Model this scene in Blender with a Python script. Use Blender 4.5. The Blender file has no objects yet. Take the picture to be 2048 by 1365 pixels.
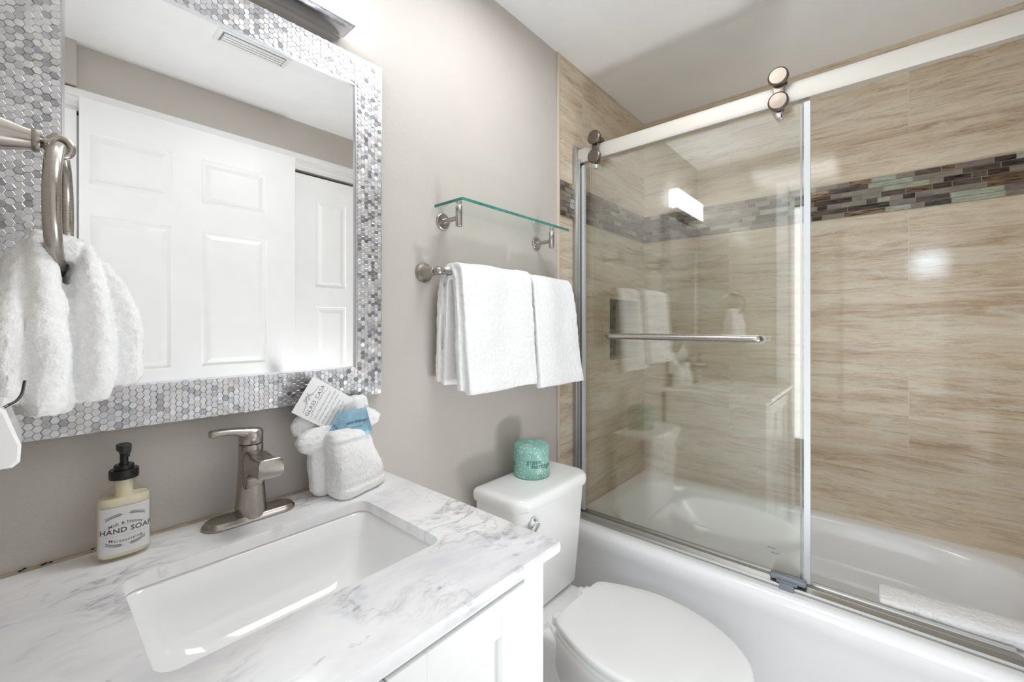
import bpy, bmesh, math, random
from math import sin, cos, pi, radians
from mathutils import Vector, Matrix, noise
random.seed(7)
sc = bpy.context.scene
C = sc.collection

# ------------------------------------------------------------------ camera, world, light, exposure
cam_d = bpy.data.cameras.new('camera')
cam_d.sensor_width = 36.0
cam_d.lens = 850.4 / 2048 * 36.0
cam_d.shift_y = -32.5 / 2048
cam_d.clip_start = 0.02
cam = bpy.data.objects.new('camera', cam_d)
cam.location = (0, -0.953, 1.233)
cam.rotation_euler = (radians(90), 0, radians(41.07 - 90))
C.objects.link(cam)
sc.camera = cam

world = bpy.data.worlds.new('world')
sc.world = world
world.use_nodes = True
world.node_tree.nodes['Background'].inputs[0].default_value = (0.9, 0.95, 1, 1)
world.node_tree.nodes['Background'].inputs[1].default_value = 0.5

SHADE_STRENGTH = 8.7
def area(name, loc, rot, sx, sy, power, col=(1, 1, 1)):
    d = bpy.data.lights.new(name, 'AREA')
    d.shape = 'RECTANGLE'; d.size = sx; d.size_y = sy; d.energy = power; d.color = col
    o = bpy.data.objects.new(name, d)
    o.location = loc; o.rotation_euler = rot
    C.objects.link(o)
    return o
# daylight from the hall behind the doorway the camera stands in
area('hall_daylight', (-1.2, -0.95, 1.25), (0, radians(-90), 0), 1.9, 1.3, 13, (0.95, 0.975, 1.0))
# added fill from overhead, out of view, between the viewer and the mirror wall
area('ceiling_fill_light', (0.84, -0.50, 2.262), (0, 0, 0), 0.44, 0.46, 5.0, (0.95, 0.975, 1.0))
# added unseen uplight that brightens the room by way of the ceiling
area('bounce_fill', (1.05, -1.05, 0.45), (0, radians(180 - 15), 0), 0.24, 0.24, 5.4, (0.95, 0.975, 1.0))

sc.view_settings.view_transform = 'Standard'
sc.view_settings.look = 'None'
sc.view_settings.exposure = 0.58
sc.view_settings.gamma = 1.0
sc.view_settings.use_curve_mapping = False
try:
    sc.cycles.max_bounces = 14
    sc.cycles.diffuse_bounces = 7
    sc.cycles.glossy_bounces = 6
    sc.cycles.transparent_max_bounces = 24
    sc.cycles.caustics_reflective = False
    sc.cycles.caustics_refractive = False
    sc.cycles.sample_clamp_indirect = 4.0
except Exception:
    pass

# ------------------------------------------------------------------ materials
def srgb(r, g, b):
    f = lambda c: (c / 255 / 12.92) if c / 255 <= 0.04045 else ((c / 255 + 0.055) / 1.055) ** 2.4
    return (f(r), f(g), f(b), 1)

class NT:
    def __init__(self, name):
        self.m = bpy.data.materials.new(name); self.m.use_nodes = True
        self.t = self.m.node_tree; self.N = self.t.nodes; self.L = self.t.links
        self.N.clear()
        self.out = self.N.new('ShaderNodeOutputMaterial')
    def n(self, typ, **kw):
        x = self.N.new(typ)
        for k, v in kw.items(): setattr(x, k, v)
        return x
    def l(self, a, b): self.L.new(a, b)
    def math(self, op, a, b=None, c=None):
        x = self.n('ShaderNodeMath', operation=op)
        for i, v in enumerate((a, b, c)):
            if v is None: continue
            if isinstance(v, (int, float)): x.inputs[i].default_value = v
            else: self.l(v, x.inputs[i])
        return x.outputs[0]
    def vmath(self, op, a, b):
        x = self.n('ShaderNodeVectorMath', operation=op)
        for i, v in enumerate((a, b)):
            if isinstance(v, tuple): x.inputs[i].default_value = v
            else: self.l(v, x.inputs[i])
        return x.outputs[0]
    def coord(self): return self.n('ShaderNodeTexCoord').outputs['Object']
    def noise(self, vec, scale, detail=3, rough=0.55, dist=0.0, dim='3D', w=None):
        x = self.n('ShaderNodeTexNoise', noise_dimensions=dim)
        x.inputs['Scale'].default_value = scale; x.inputs['Detail'].default_value = detail
        x.inputs['Roughness'].default_value = rough; x.inputs['Distortion'].default_value = dist
        if vec is not None: self.l(vec, x.inputs['Vector'])
        if w is not None: self.l(w, x.inputs['W'])
        return x.outputs[0]
    def ramp(self, fac, stops):
        x = self.n('ShaderNodeValToRGB'); cr = x.color_ramp
        while len(cr.elements) < len(stops): cr.elements.new(0.5)
        for e, (p, c) in zip(cr.elements, stops):
            e.position = p; e.color = c if len(c) == 4 else (*c, 1)
        self.l(fac, x.inputs[0]); return x.outputs[0]
    def mix(self, fac, a, b, blend='MIX'):
        x = self.n('ShaderNodeMix', data_type='RGBA', blend_type=blend)
        for s, v in ((x.inputs[0], fac), (x.inputs[6], a), (x.inputs[7], b)):
            if isinstance(v, (int, float)): s.default_value = v
            elif isinstance(v, tuple): s.default_value = v
            else: self.l(v, s)
        return x.outputs[2]
    def bump(self, h, strength, dist):
        x = self.n('ShaderNodeBump'); x.inputs['Strength'].default_value = strength
        x.inputs['Distance'].default_value = dist; self.l(h, x.inputs['Height']); return x.outputs[0]
    def bsdf(self, col=None, rough=0.5, metal=0.0, normal=None, **kw):
        x = self.n('ShaderNodeBsdfPrincipled')
        for key, v in (('Base Color', col), ('Roughness', rough), ('Metallic', metal)):
            if v is None: continue
            if isinstance(v, (int, float, tuple)): x.inputs[key].default_value = v
            else: self.l(v, x.inputs[key])
        for k, v in kw.items(): x.inputs[k.replace('_', ' ')].default_value = v
        if normal is not None: self.l(normal, x.inputs['Normal'])
        self.l(x.outputs[0], self.out.inputs[0])
        return x

def simple(name, col, rough=0.5, metal=0.0, var=0.02, vscale=8, bumpscale=None, bumpd=0.0005, bstr=0.3, **kw):
    t = NT(name); c = t.coord()
    nz = t.noise(c, vscale, 3)
    lo = tuple(x * (1 - var) for x in col[:3]) + (1,)
    hi = tuple(min(1, x * (1 + var)) for x in col[:3]) + (1,)
    colr = t.ramp(nz, [(0.3, lo), (0.7, hi)])
    nrm = None
    if bumpscale: nrm = t.bump(t.noise(c, bumpscale, 4), bstr, bumpd)
    t.bsdf(colr, rough, metal, nrm, **kw)
    return t.m

M = {}
M['wall'] = simple('taupe_paint', srgb(193, 187, 180), 0.55, bumpscale=75, bumpd=0.0022, bstr=0.35)
M['ceil'] = simple('ceiling_paint', srgb(247, 247, 247), 0.7, bumpscale=60, bumpd=0.002, bstr=0.3)
M['white'] = simple('white_satin_paint', srgb(240, 240, 240), 0.35)
M['cab'] = simple('white_cabinet_lacquer', srgb(242, 242, 241), 0.32)
M['porc'] = simple('white_porcelain', srgb(244, 244, 243), 0.07, var=0.005, Coat_Weight=0.3)
M['tubm'] = simple('white_tub_enamel', srgb(246, 246, 247), 0.13, var=0.005)
M['plastic'] = simple('white_seat_plastic', srgb(244, 244, 244), 0.10, var=0.005)
M['black'] = simple('black_plastic', srgb(18, 18, 19), 0.25, bumpscale=150, bumpd=0.0003)
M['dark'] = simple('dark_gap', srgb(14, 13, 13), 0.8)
M['chrome'] = simple('polished_chrome', (0.86, 0.87, 0.9, 1), 0.06, 1.0, var=0.01)
M['shadechrome'] = simple('satin_chrome', (0.78, 0.79, 0.83, 1), 0.16, 1.0, var=0.01)
M['grey'] = simple('grey_plastic', srgb(128, 134, 142), 0.3)
M['trimbeige'] = simple('beige_edge_trim', srgb(205, 192, 178), 0.3)
M['seal'] = simple('pale_vinyl_seal', srgb(196, 200, 204), 0.25)
M['caulk'] = simple('beige_caulk', srgb(176, 160, 138), 0.6, var=0.15, vscale=40)
M['card'] = simple('white_card', srgb(238, 238, 238), 0.5, var=0.005)
M['ink'] = simple('grey_ink', srgb(95, 93, 98), 0.6)
M['inkl'] = simple('pale_grey_ink', srgb(165, 165, 168), 0.6)
M['ink2'] = simple('mid_grey_ink', srgb(140, 140, 142), 0.6)
M['inkb'] = simple('navy_ink', srgb(50, 72, 96), 0.6)
M['inkg'] = simple('dark_green_ink', srgb(44, 110, 100), 0.6)
M['inkg2'] = simple('slate_green_ink', srgb(48, 84, 84), 0.6)
M['label'] = simple('white_paper_label', srgb(222, 221, 222), 0.45, var=0.005)
M['soap'] = simple('cream_soap', srgb(246, 235, 204), 0.35, var=0.01)
M['tissue'] = simple('tissue_paper', srgb(225, 225, 225), 0.8)
M['grout'] = simple('taupe_grout', srgb(158, 152, 136), 0.7)

def brushed(name, col, rough=0.3, stretch=(1, 1, 40)):
    t = NT(name); c = t.coord()
    v = t.vmath('MULTIPLY', c, stretch)
    nz = t.noise(v, 60, 3)
    colr = t.ramp(nz, [(0.3, tuple(x * 0.92 for x in col[:3])), (0.7, tuple(min(1, x * 1.06) for x in col[:3]))])
    r = t.math('MULTIPLY_ADD', nz, 0.12, rough - 0.06)
    t.bsdf(colr, r, 1.0, t.bump(nz, 0.04, 0.0004))
    return t.m
M['nickel'] = brushed('brushed_nickel', (0.43, 0.395, 0.355, 1), 0.26)
M['nickel2'] = brushed('brushed_nickel_shelf', (0.46, 0.44, 0.41, 1), 0.27)
M['track'] = brushed('satin_aluminium', (0.50, 0.50, 0.485, 1), 0.42, (1, 30, 1))
M['rail'] = simple('pale_satin_rail', srgb(200, 196, 188), 0.55, 0.25, var=0.01)
M['knob'] = brushed('turned_nickel_knob', (0.19, 0.162, 0.135, 1), 0.36, (1, 1, 1))

def terry():
    t = NT('white_terry_cloth'); c = t.coord()
    n1 = t.noise(c, 420, 2, 0.6); n2 = t.noise(c, 140, 3, 0.6)
    h = t.math('ADD', t.math('MULTIPLY', n1, 0.7), t.math('MULTIPLY', n2, 0.5))
    col = t.ramp(h, [(0.3, srgb(232, 232, 232)), (0.75, srgb(250, 250, 250))])
    t.bsdf(col, 0.92, 0, t.bump(h, 0.55, 0.0028), Sheen_Weight=0.35, Sheen_Roughness=0.4, Subsurface_Weight=0.0)
    return t.m
M['terry'] = terry()

def marble(name, coarse=1.0, tiles=False):
    t = NT(name); c = t.coord()
    warp = t.n('ShaderNodeTexNoise'); warp.inputs['Scale'].default_value = 4.5; warp.inputs['Detail'].default_value = 4
    t.l(c, warp.inputs['Vector'])
    w = t.vmath('MULTIPLY', t.vmath('SUBTRACT', warp.outputs['Color'], (0.5, 0.5, 0.5)), (0.14, 0.14, 0.14))
    v = t.vmath('ADD', c, w)
    rot = t.n('ShaderNodeMapping'); rot.inputs['Rotation'].default_value = (0, 0, radians(-32))
    rot.inputs['Scale'].default_value = (3.0, 8.5, 5.0)
    t.l(v, rot.inputs['Vector'])
    a = t.noise(rot.outputs[0], 1.3 * coarse, 5, 0.6)
    ridge = t.math('ABSOLUTE', t.math('SUBTRACT', a, 0.5))
    vein = t.ramp(ridge, [(0.0, (0.8, 0.8, 0.8)), (0.012, (0.3, 0.3, 0.3)), (0.045, (0, 0, 0))])
    mask = t.ramp(t.noise(c, 5.0, 3), [(0.47, (0, 0, 0)), (0.66, (1, 1, 1))])
    vm = t.math('MULTIPLY', vein, mask)
    b = t.noise(rot.outputs[0], 0.7, 5, 0.65)
    cloud = t.ramp(b, [(0.33, srgb(222, 221, 225)), (0.48, srgb(240, 239, 240)), (0.6, srgb(247, 246, 246))])
    # small dark flecks
    f = t.noise(rot.outputs[0], 4.5, 4, 0.62)
    fm = t.ramp(f, [(0.66, (0, 0, 0)), (0.76, (0.85, 0.85, 0.85))])
    # thin straight cracks of a crossing direction
    rot2 = t.n('ShaderNodeMapping'); rot2.inputs['Rotation'].default_value = (0, 0, radians(40))
    rot2.inputs['Scale'].default_value = (3.0, 7.0, 5.0)
    t.l(v, rot2.inputs['Vector'])
    a2 = t.noise(rot2.outputs[0], 1.6, 4, 0.55)
    v2 = t.ramp(t.math('ABSOLUTE', t.math('SUBTRACT', a2, 0.5)), [(0.0, (0.5, 0.5, 0.5)), (0.012, (0, 0, 0))])
    col = t.mix(t.math('MULTIPLY', v2, mask), cloud, srgb(180, 176, 182))
    col = t.mix(vm, col, srgb(158, 155, 163))
    col = t.mix(fm, col, srgb(142, 138, 146))
    t.bsdf(col, 0.16, 0)
    return t.m
M['marble'] = marble('veined_white_marble')

def floor_tile():
    t = NT('marble_look_floor_tile'); c = t.coord()
    b = t.n('ShaderNodeTexBrick'); b.offset = 0.5
    b.inputs['Scale'].default_value = 1; b.inputs['Brick Width'].default_value = 0.61
    b.inputs['Row Height'].default_value = 0.305; b.inputs['Mortar Size'].default_value = 0.002
    t.l(c, b.inputs['Vector'])
    nz = t.noise(c, 3.5, 6, 0.6, 1.2)
    vein = t.ramp(t.math('ABSOLUTE', t.math('SUBTRACT', nz, 0.5)), [(0.0, srgb(150, 148, 150)), (0.05, srgb(205, 204, 205)), (0.15, srgb(232, 232, 232))])
    col = t.mix(b.outputs['Fac'], vein, srgb(170, 168, 165))
    t.bsdf(col, 0.2)
    return t.m
M['floor'] = floor_tile()

def travertine(axis, u0, name):
    """streaked tile: axis is the horizontal axis of the wall; joints run at u0 + k * 0.61 in alternate 0.306 m courses"""
    t = NT(name); c = t.coord()
    s = t.n('ShaderNodeSeparateXYZ'); t.l(c, s.inputs[0])
    u = s.outputs[axis]; z = s.outputs[2]
    uu = t.math('ADD', u, -u0 + 6.1); zz = t.math('ADD', z, -1.051 + 3.06)
    cb = t.n('ShaderNodeCombineXYZ'); t.l(uu, cb.inputs[0]); t.l(zz, cb.inputs[1])
    b = t.n('ShaderNodeTexBrick'); b.offset = 0.5; b.offset_frequency = 2; b.squash = 1
    b.inputs['Scale'].default_value = 1; b.inputs['Brick Width'].default_value = 0.61
    b.inputs['Row Height'].default_value = 0.306; b.inputs['Mortar Size'].default_value = 0.0011
    b.inputs['Mortar Smooth'].default_value = 0.0
    b.inputs['Color1'].default_value = (0, 0, 0, 1); b.inputs['Color2'].default_value = (1, 1, 1, 1)
    b.inputs['Mortar'].default_value = (0.5, 0.5, 0.5, 1)
    t.l(cb.outputs[0], b.inputs['Vector'])
    seed = t.math('MULTIPLY', b.outputs['Color'], 9.0)
    # wavy strata
    cw = t.n('ShaderNodeCombineXYZ'); t.l(t.math('MULTIPLY', u, 1.0), cw.inputs[0]); t.l(t.math('MULTIPLY', z, 3.0), cw.inputs[1]); t.l(seed, cw.inputs[2])
    wv = t.math('MULTIPLY', t.math('SUBTRACT', t.noise(cw.outputs[0], 2.2, 6, 0.62), 0.5), 0.036)
    zw = t.math('ADD', z, wv)
    def layer(su, sz, sd, det, ro, dist=0.0):
        k = t.n('ShaderNodeCombineXYZ')
        t.l(t.math('MULTIPLY', u, su), k.inputs[0]); t.l(t.math('MULTIPLY', zw, sz), k.inputs[1])
        t.l(t.math('ADD', seed, sd), k.inputs[2])
        return t.noise(k.outputs[0], 1.0, det, ro, dist)
    big = layer(1.1, 13, 0, 5, 0.62)
    med = layer(5.5, 48, 5, 8, 0.76, 0.9)
    fine = layer(38, 170, 9, 7, 0.78, 1.6)
    base = t.ramp(t.math('ADD', t.math('MULTIPLY', big, 0.5), t.math('MULTIPLY', med, 0.5)),
                  [(0.32, srgb(172, 148, 122)), (0.42, srgb(196, 176, 150)), (0.50, srgb(212, 196, 171)), (0.58, srgb(220, 208, 186)), (0.67, srgb(224, 219, 204))])
    cr = t.ramp(t.math('ABSOLUTE', t.math('SUBTRACT', fine, 0.5)), [(0.0, (1, 1, 1)), (0.05, (0, 0, 0))])
    crm = t.ramp(med, [(0.38, (0.6, 0.6, 0.6)), (0.5, (0, 0, 0))])
    col = t.mix(t.math('MULTIPLY', cr, crm), base, srgb(140, 116, 94))
    pale = t.ramp(layer(3.4, 26, 14, 8, 0.76, 0.8), [(0.53, (0, 0, 0)), (0.63, (0.8, 0.8, 0.8))])
    col = t.mix(pale, col, srgb(216, 212, 198))
    fineg = t.ramp(fine, [(0.32, (0.88, 0.865, 0.85)), (0.6, (1, 1, 1))])
    col = t.mix(1.0, col, fineg, 'MULTIPLY')
    col = t.mix(t.math('MULTIPLY', b.outputs['Fac'], 0.75), col, srgb(214, 203, 186))
    rough = t.math('MULTIPLY_ADD', big, 0.03, 0.045)
    t.bsdf(col, rough, 0, t.bump(fine, 0.06, 0.0008), Specular_IOR_Level=0.36)
    return t.m
M['trav_x'] = travertine(0, 1.387 + 0.15, 'travertine_alcove')
M['trav_y'] = travertine(1, -1.026, 'travertine_long_wall')

def mosaic(name, c1, c2, rough, metal=0.0, sc_=(25, 25, 110)):
    t = NT(name); c = t.coord()
    v = t.vmath('MULTIPLY', c, sc_)
    nz = t.noise(v, 1.0, 5, 0.65, 0.8)
    t.bsdf(t.ramp(nz, [(0.38, c1), (0.6, c2)]), rough, metal, t.bump(nz, 0.15, 0.001))
    return t.m
MOS = [mosaic('bronze_foil_mosaic', srgb(36, 28, 26), srgb(150, 122, 96), 0.12, 0.5, (14, 14, 170)),
       mosaic('umber_glass_mosaic', srgb(62, 50, 45), srgb(100, 86, 76), 0.12),
       mosaic('taupe_stone_mosaic', srgb(112, 101, 86), srgb(136, 125, 108), 0.3),
       mosaic('sage_glass_mosaic', srgb(142, 146, 128), srgb(168, 174, 154), 0.12),
       mosaic('dark_streaked_mosaic', srgb(16, 15, 20), srgb(84, 70, 62), 0.08, 0.0, (14, 14, 170)),
       mosaic('mauve_stone_mosaic', srgb(96, 85, 82), srgb(124, 110, 104), 0.3)]

def frame_metal(name, lo, hi, r):
    t = NT(name); c = t.coord()
    nz = t.noise(c, 300, 2)
    t.bsdf(t.ramp(nz, [(0.3, lo), (0.7, hi)]), r, 0.85)
    return t.m
HEX = [frame_metal('silver_tile_light', (0.62, 0.62, 0.64), (0.70, 0.70, 0.72), 0.38),
       frame_metal('silver_tile_cream', (0.62, 0.61, 0.60), (0.70, 0.69, 0.675), 0.42),
       frame_metal('silver_tile_grey', (0.36, 0.36, 0.38), (0.46, 0.46, 0.48), 0.25),
       frame_metal('silver_tile_mid', (0.50, 0.50, 0.52), (0.60, 0.60, 0.62), 0.22)]
M['hexgrout'] = frame_metal('silver_frame_base', (0.60, 0.60, 0.61), (0.72, 0.72, 0.73), 0.35)

def thin_glass(name, tint, ior=1.5, rough=0.0):
    t = NT(name)
    # a thin pane: both faces reflect like an air-to-glass surface
    fr = t.n('ShaderNodeFresnel'); geo = t.n('ShaderNodeNewGeometry')
    t.l(t.math('ADD', t.math('MULTIPLY', geo.outputs['Backfacing'], 1 / ior - ior), ior), fr.inputs['IOR'])
    nz = t.noise(t.coord(), 3.0, 2)
    tr = t.n('ShaderNodeBsdfTransparent')
    t.l(t.ramp(nz, [(0.0, tint), (1.0, tuple(min(1, x * 1.005) for x in tint[:3]))]), tr.inputs[0])
    gl = t.n('ShaderNodeBsdfGlossy'); gl.inputs['Roughness'].default_value = rough
    gl.inputs[0].default_value = (1, 1, 1, 1)
    mx = t.n('ShaderNodeMixShader')
    t.l(fr.outputs[0], mx.inputs[0]); t.l(tr.outputs[0], mx.inputs[1]); t.l(gl.outputs[0], mx.inputs[2])
    t.l(mx.outputs[0], t.out.inputs[0])
    return t.m
M['glass'] = thin_glass('clear_shower_glass', (0.982, 0.989, 0.978, 1), 1.85)
M['shelfglass'] = thin_glass('shelf_glass', (0.95, 0.975, 0.965, 1))
M['bottleglass'] = thin_glass('bottle_glass', (0.93, 0.93, 0.915, 1), 1.62)
M['gedge'] = simple('green_glass_edge', srgb(62, 128, 118), 0.1, var=0.2, vscale=30)

def mirror_mat():
    t = NT('silvered_mirror'); nz = t.noise(t.coord(), 2.0, 1)
    t.bsdf(t.ramp(nz, [(0, (0.93, 0.935, 0.93)), (1, (0.935, 0.94, 0.935))]), 0.0, 1.0)
    return t.m
M['mirror'] = mirror_mat()

def emissive(name, col, strength):
    t = NT(name); e = t.n('ShaderNodeEmission')
    nz = t.noise(t.coord(), 10, 1)
    t.l(t.ramp(nz, [(0, col), (1, col)]), e.inputs[0]); e.inputs[1].default_value = strength
    t.l(e.outputs[0], t.out.inputs[0]); return t.m
M['shade'] = emissive('lit_frosted_glass', (0.97, 0.98, 1.0), SHADE_STRENGTH)
M['halllamp'] = emissive('lit_cool_lamp', (0.70, 0.87, 1.0), 110)
M['fill_lens'] = emissive('lit_fill_lens', (1.0, 0.98, 0.95), 4)  # glow meant for the added ceiling fill, not used

def sachet_mat():
    t = NT('blue_foil_sachet'); c = t.coord()
    nz = t.noise(c, 45, 3)
    t.bsdf(t.ramp(nz, [(0.3, srgb(120, 158, 178)), (0.7, srgb(150, 186, 203))]), 0.28, 0.25, t.bump(nz, 0.5, 0.004))
    return t.m
M['sachet'] = sachet_mat()

def wrapper():
    t = NT('dotted_green_wrapper'); c = t.coord()
    vo = t.n('ShaderNodeTexVoronoi'); vo.inputs['Scale'].default_value = 118; vo.inputs['Randomness'].default_value = 0.75
    t.l(c, vo.inputs['Vector'])
    dots = t.ramp(vo.outputs['Distance'], [(0.18, (1, 1, 1)), (0.30, (0, 0, 0))])
    nz = t.noise(c, 30, 3)
    base = t.ramp(nz, [(0.3, srgb(122, 170, 158)), (0.7, srgb(146, 190, 178))])
    t.bsdf(t.mix(dots, base, srgb(196, 224, 216)), 0.4, 0, t.bump(nz, 0.4, 0.003))
    return t.m
M['wrap'] = wrapper()

# ------------------------------------------------------------------ building helpers
WL = {}
def wl(o): return WL.get(o.name, Vector((0, 0, 0)))
def thing(name, label, cat, loc=(0, 0, 0), group=None, kind=None):
    o = bpy.data.objects.new(name, None); C.objects.link(o)
    o.location = loc; o.empty_display_size = 0.05; WL[o.name] = Vector(loc)
    o['label'] = label; o['category'] = cat
    if group: o['group'] = group
    if kind: o['kind'] = kind
    return o
def tag(o, label, cat, group=None, kind=None):
    o['label'] = label; o['category'] = cat
    if group: o['group'] = group
    if kind: o['kind'] = kind
    return o
def obj(name, bm, mats, parent=None, smooth=True, angle=35, label=None, origin=None):
    """bm is in world coordinates; it is moved into the frame of its parent"""
    off = wl(parent) if parent else Vector((0, 0, 0))
    org = Vector(origin) if origin else off
    bmesh.ops.translate(bm, verts=bm.verts, vec=-org)
    me = bpy.data.meshes.new(name)
    bm.normal_update(); bm.to_mesh(me); bm.free()
    if not isinstance(mats, (list, tuple)): mats = [mats]
    for m in mats: me.materials.append(m)
    if smooth:
        me.shade_smooth()
        try: me.set_sharp_from_angle(angle=radians(angle))
        except Exception: pass
    o = bpy.data.objects.new(name, me); C.objects.link(o)
    o.location = org - off
    if parent: o.parent = parent
    WL[o.name] = org
    if label: o['label'] = label
    return o
def struct(name, bm, mats, parent=None, **k):
    o = obj(name, bm, mats, parent, **k)
    if not parent: o['kind'] = 'structure'
    return o
def BM(): return bmesh.new()
def bx(bm, x0, x1, y0, y1, z0, z1, bev=0.0, seg=2, mi=0):
    r = bmesh.ops.create_cube(bm, size=1)
    vs = r['verts']
    for v in vs:
        v.co = Vector(((x0 + x1) / 2 + v.co.x * (x1 - x0), (y0 + y1) / 2 + v.co.y * (y1 - y0), (z0 + z1) / 2 + v.co.z * (z1 - z0)))
    fs = list({f for v in vs for f in v.link_faces})
    for f in fs: f.material_index = mi
    if bev > 0:
        es = list({e for v in vs for e in v.link_edges})
        bmesh.ops.bevel(bm, geom=es, offset=bev, segments=seg, profile=0.5, affect='EDGES')
    return bm
def box(*a, **k): return bx(BM(), *a, **k)
def loft(bm, rings, cap=True, closed=True, mi=0):
    vr = [[bm.verts.new(p) for p in r] for r in rings]
    n = len(vr[0])
    for a, b in zip(vr, vr[1:]):
        for i in range(n if closed else n - 1):
            j = (i + 1) % n
            try: bm.faces.new((a[i], a[j], b[j], b[i])).material_index = mi
            except ValueError: pass
    if cap:
        for r in (vr[0], vr[-1]):
            try: bm.faces.new(r).material_index = mi
            except ValueError: pass
    return vr
def fixn(bm):
    bmesh.ops.recalc_face_normals(bm, faces=bm.faces); return bm
def lathe(bm, prof, center, axis='z', n=48, mi=0):
    """prof: list of (r, h) along the axis from center"""
    cx_, cy_, cz_ = center
    rings = []
    for r, h in prof:
        ring = []
        for i in range(n):
            a = 2 * pi * i / n
            c_, s_ = r * cos(a), r * sin(a)
            p = {'z': (cx_ + c_, cy_ + s_, cz_ + h), 'x': (cx_ + h, cy_ + c_, cz_ + s_), 'y': (cx_ + c_, cy_ + h, cz_ + s_)}[axis]
            ring.append(Vector(p))
        rings.append(ring)
    loft(bm, rings, mi=mi)
    return fixn(bm)
def tube(bm, pts, rad, n=16, closed=False):
    """sweep of circles along a polyline; rad is a number or a list"""
    pts = [Vector(p) for p in pts]; N = len(pts)
    rs = rad if isinstance(rad, (list, tuple)) else [rad] * N
    rings = []; up = None
    for i, p in enumerate(pts):
        if closed: t = pts[(i + 1) % N] - pts[i - 1]
        else: t = pts[min(i + 1, N - 1)] - pts[max(i - 1, 0)]
        t.normalize()
        if up is None:
            up = t.orthogonal().normalized()
        up = (up - t * up.dot(t)).normalized()
        s = t.cross(up)
        rings.append([p + (up * cos(2 * pi * k / n) + s * sin(2 * pi * k / n)) * rs[i] for k in range(n)])
    if closed: rings.append(rings[0])
    if closed:
        vr = [[bm.verts.new(q) for q in r] for r in rings[:-1]]
        for a in range(len(vr)):
            b = (a + 1) % len(vr)
            for i in range(n):
                bm.faces.new((vr[a][i], vr[a][(i + 1) % n], vr[b][(i + 1) % n], vr[b][i]))
    else: loft(bm, rings)
    return fixn(bm)
def sell(cx_, cy_, z, a, b, e=4, n=64):
    """superellipse ring"""
    out = []
    for i in range(n):
        t = 2 * pi * i / n; c_, s_ = cos(t), sin(t)
        out.append(Vector((cx_ + a * math.copysign(abs(c_) ** (2 / e), c_), cy_ + b * math.copysign(abs(s_) ** (2 / e), s_), z)))
    return out
def rrect(x0, x1, y0, y1, z, r, k=8):
    """rounded rectangle ring, r a number or four radii (x1y1, x0y1, x0y0, x1y0)"""
    rs = r if isinstance(r, (list, tuple)) else [r] * 4
    cs = [(x1, y1, 0, -1, -1), (x0, y1, 90, 1, -1), (x0, y0, 180, 1, 1), (x1, y0, 270, -1, 1)]
    out = []
    for (x, y, a0, sx, sy), rr in zip(cs, rs):
        for i in range(k + 1):
            a = radians(a0 + 90 * i / k)
            out.append(Vector((x + sx * rr + rr * cos(a), y + sy * rr + rr * sin(a), z)))
    return out
def bez(p0, p1, p2, p3, n=12):
    P = [Vector(p) for p in (p0, p1, p2, p3)]
    return [P[0] * (1 - t) ** 3 + P[1] * 3 * t * (1 - t) ** 2 + P[2] * 3 * t * t * (1 - t) + P[3] * t ** 3 for t in [i / n for i in range(n + 1)]]
def smoothed(pts, it=2):
    pts = [Vector(p) for p in pts]
    for _ in range(it):
        o = [pts[0]]
        for a, b in zip(pts, pts[1:]): o += [a * 0.75 + b * 0.25, a * 0.25 + b * 0.75]
        pts = o + [pts[-1]]
    return pts
def text(name, body, size, mat, parent, xf, extrude=0.0002, bold=0.0, align='CENTER', spacing=1.0, shear=0.0):
    """lettering as a mesh; xf maps a flat (x, y) and height h to a world point"""
    cu = bpy.data.curves.new('t', 'FONT'); cu.body = body; cu.size = size; cu.align_x = align; cu.offset = bold
    cu.space_character = spacing; cu.shear = shear; cu.resolution_u = 3
    t = bpy.data.objects.new('t', cu); C.objects.link(t)
    dg = bpy.context.evaluated_depsgraph_get(); dg.update()
    me = bpy.data.meshes.new_from_object(t.evaluated_get(dg))
    bpy.data.objects.remove(t); bpy.data.curves.remove(cu)
    bm = BM(); bm.from_mesh(me); bpy.data.meshes.remove(me)
    bmesh.ops.triangulate(bm, faces=bm.faces)
    long_e = [e for e in bm.edges if e.calc_length() > size * 0.45]
    if long_e: bmesh.ops.subdivide_edges(bm, edges=long_e, cuts=1)
    for v in bm.verts: v.co = Vector(xf(v.co.x, v.co.y, extrude))
    return obj(name, bm, mat, parent, smooth=False)
def voxel(name, bm, size, mat, parent=None, smooth=6, amp=0.0015, freq=60, big=0.0, bfreq=14, origin=None, amp2=0.0, freq2=220):
    """merge overlapping closed pieces of cloth into one skin, then give it a nap"""
    me = bpy.data.meshes.new('v'); fixn(bm); bm.to_mesh(me); bm.free()
    t = bpy.data.objects.new('v', me); C.objects.link(t)
    r = t.modifiers.new('r', 'REMESH'); r.mode = 'VOXEL'; r.voxel_size = size
    s = t.modifiers.new('s', 'SMOOTH'); s.iterations = smooth; s.factor = 0.5
    dg = bpy.context.evaluated_depsgraph_get(); dg.update()
    m2 = bpy.data.meshes.new_from_object(t.evaluated_get(dg))
    bpy.data.objects.remove(t); bpy.data.meshes.remove(me)
    b2 = BM(); b2.from_mesh(m2); bpy.data.meshes.remove(m2); b2.normal_update()
    ds = []
    for v in b2.verts:
        d = noise.noise(v.co * freq) * amp
        if big: d += noise.noise(v.co * bfreq + Vector((3, 7, 1))) * big
        if amp2: d += noise.noise(v.co * freq2) * amp2
        ds.append(v.co + v.normal * d)
    for v, q in zip(b2.verts, ds): v.co = q
    return obj(name, b2, mat, parent, angle=180, origin=origin)

CEIL = 2.292; XT = 2.153; XL = -0.041; YF = -1.37
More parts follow.
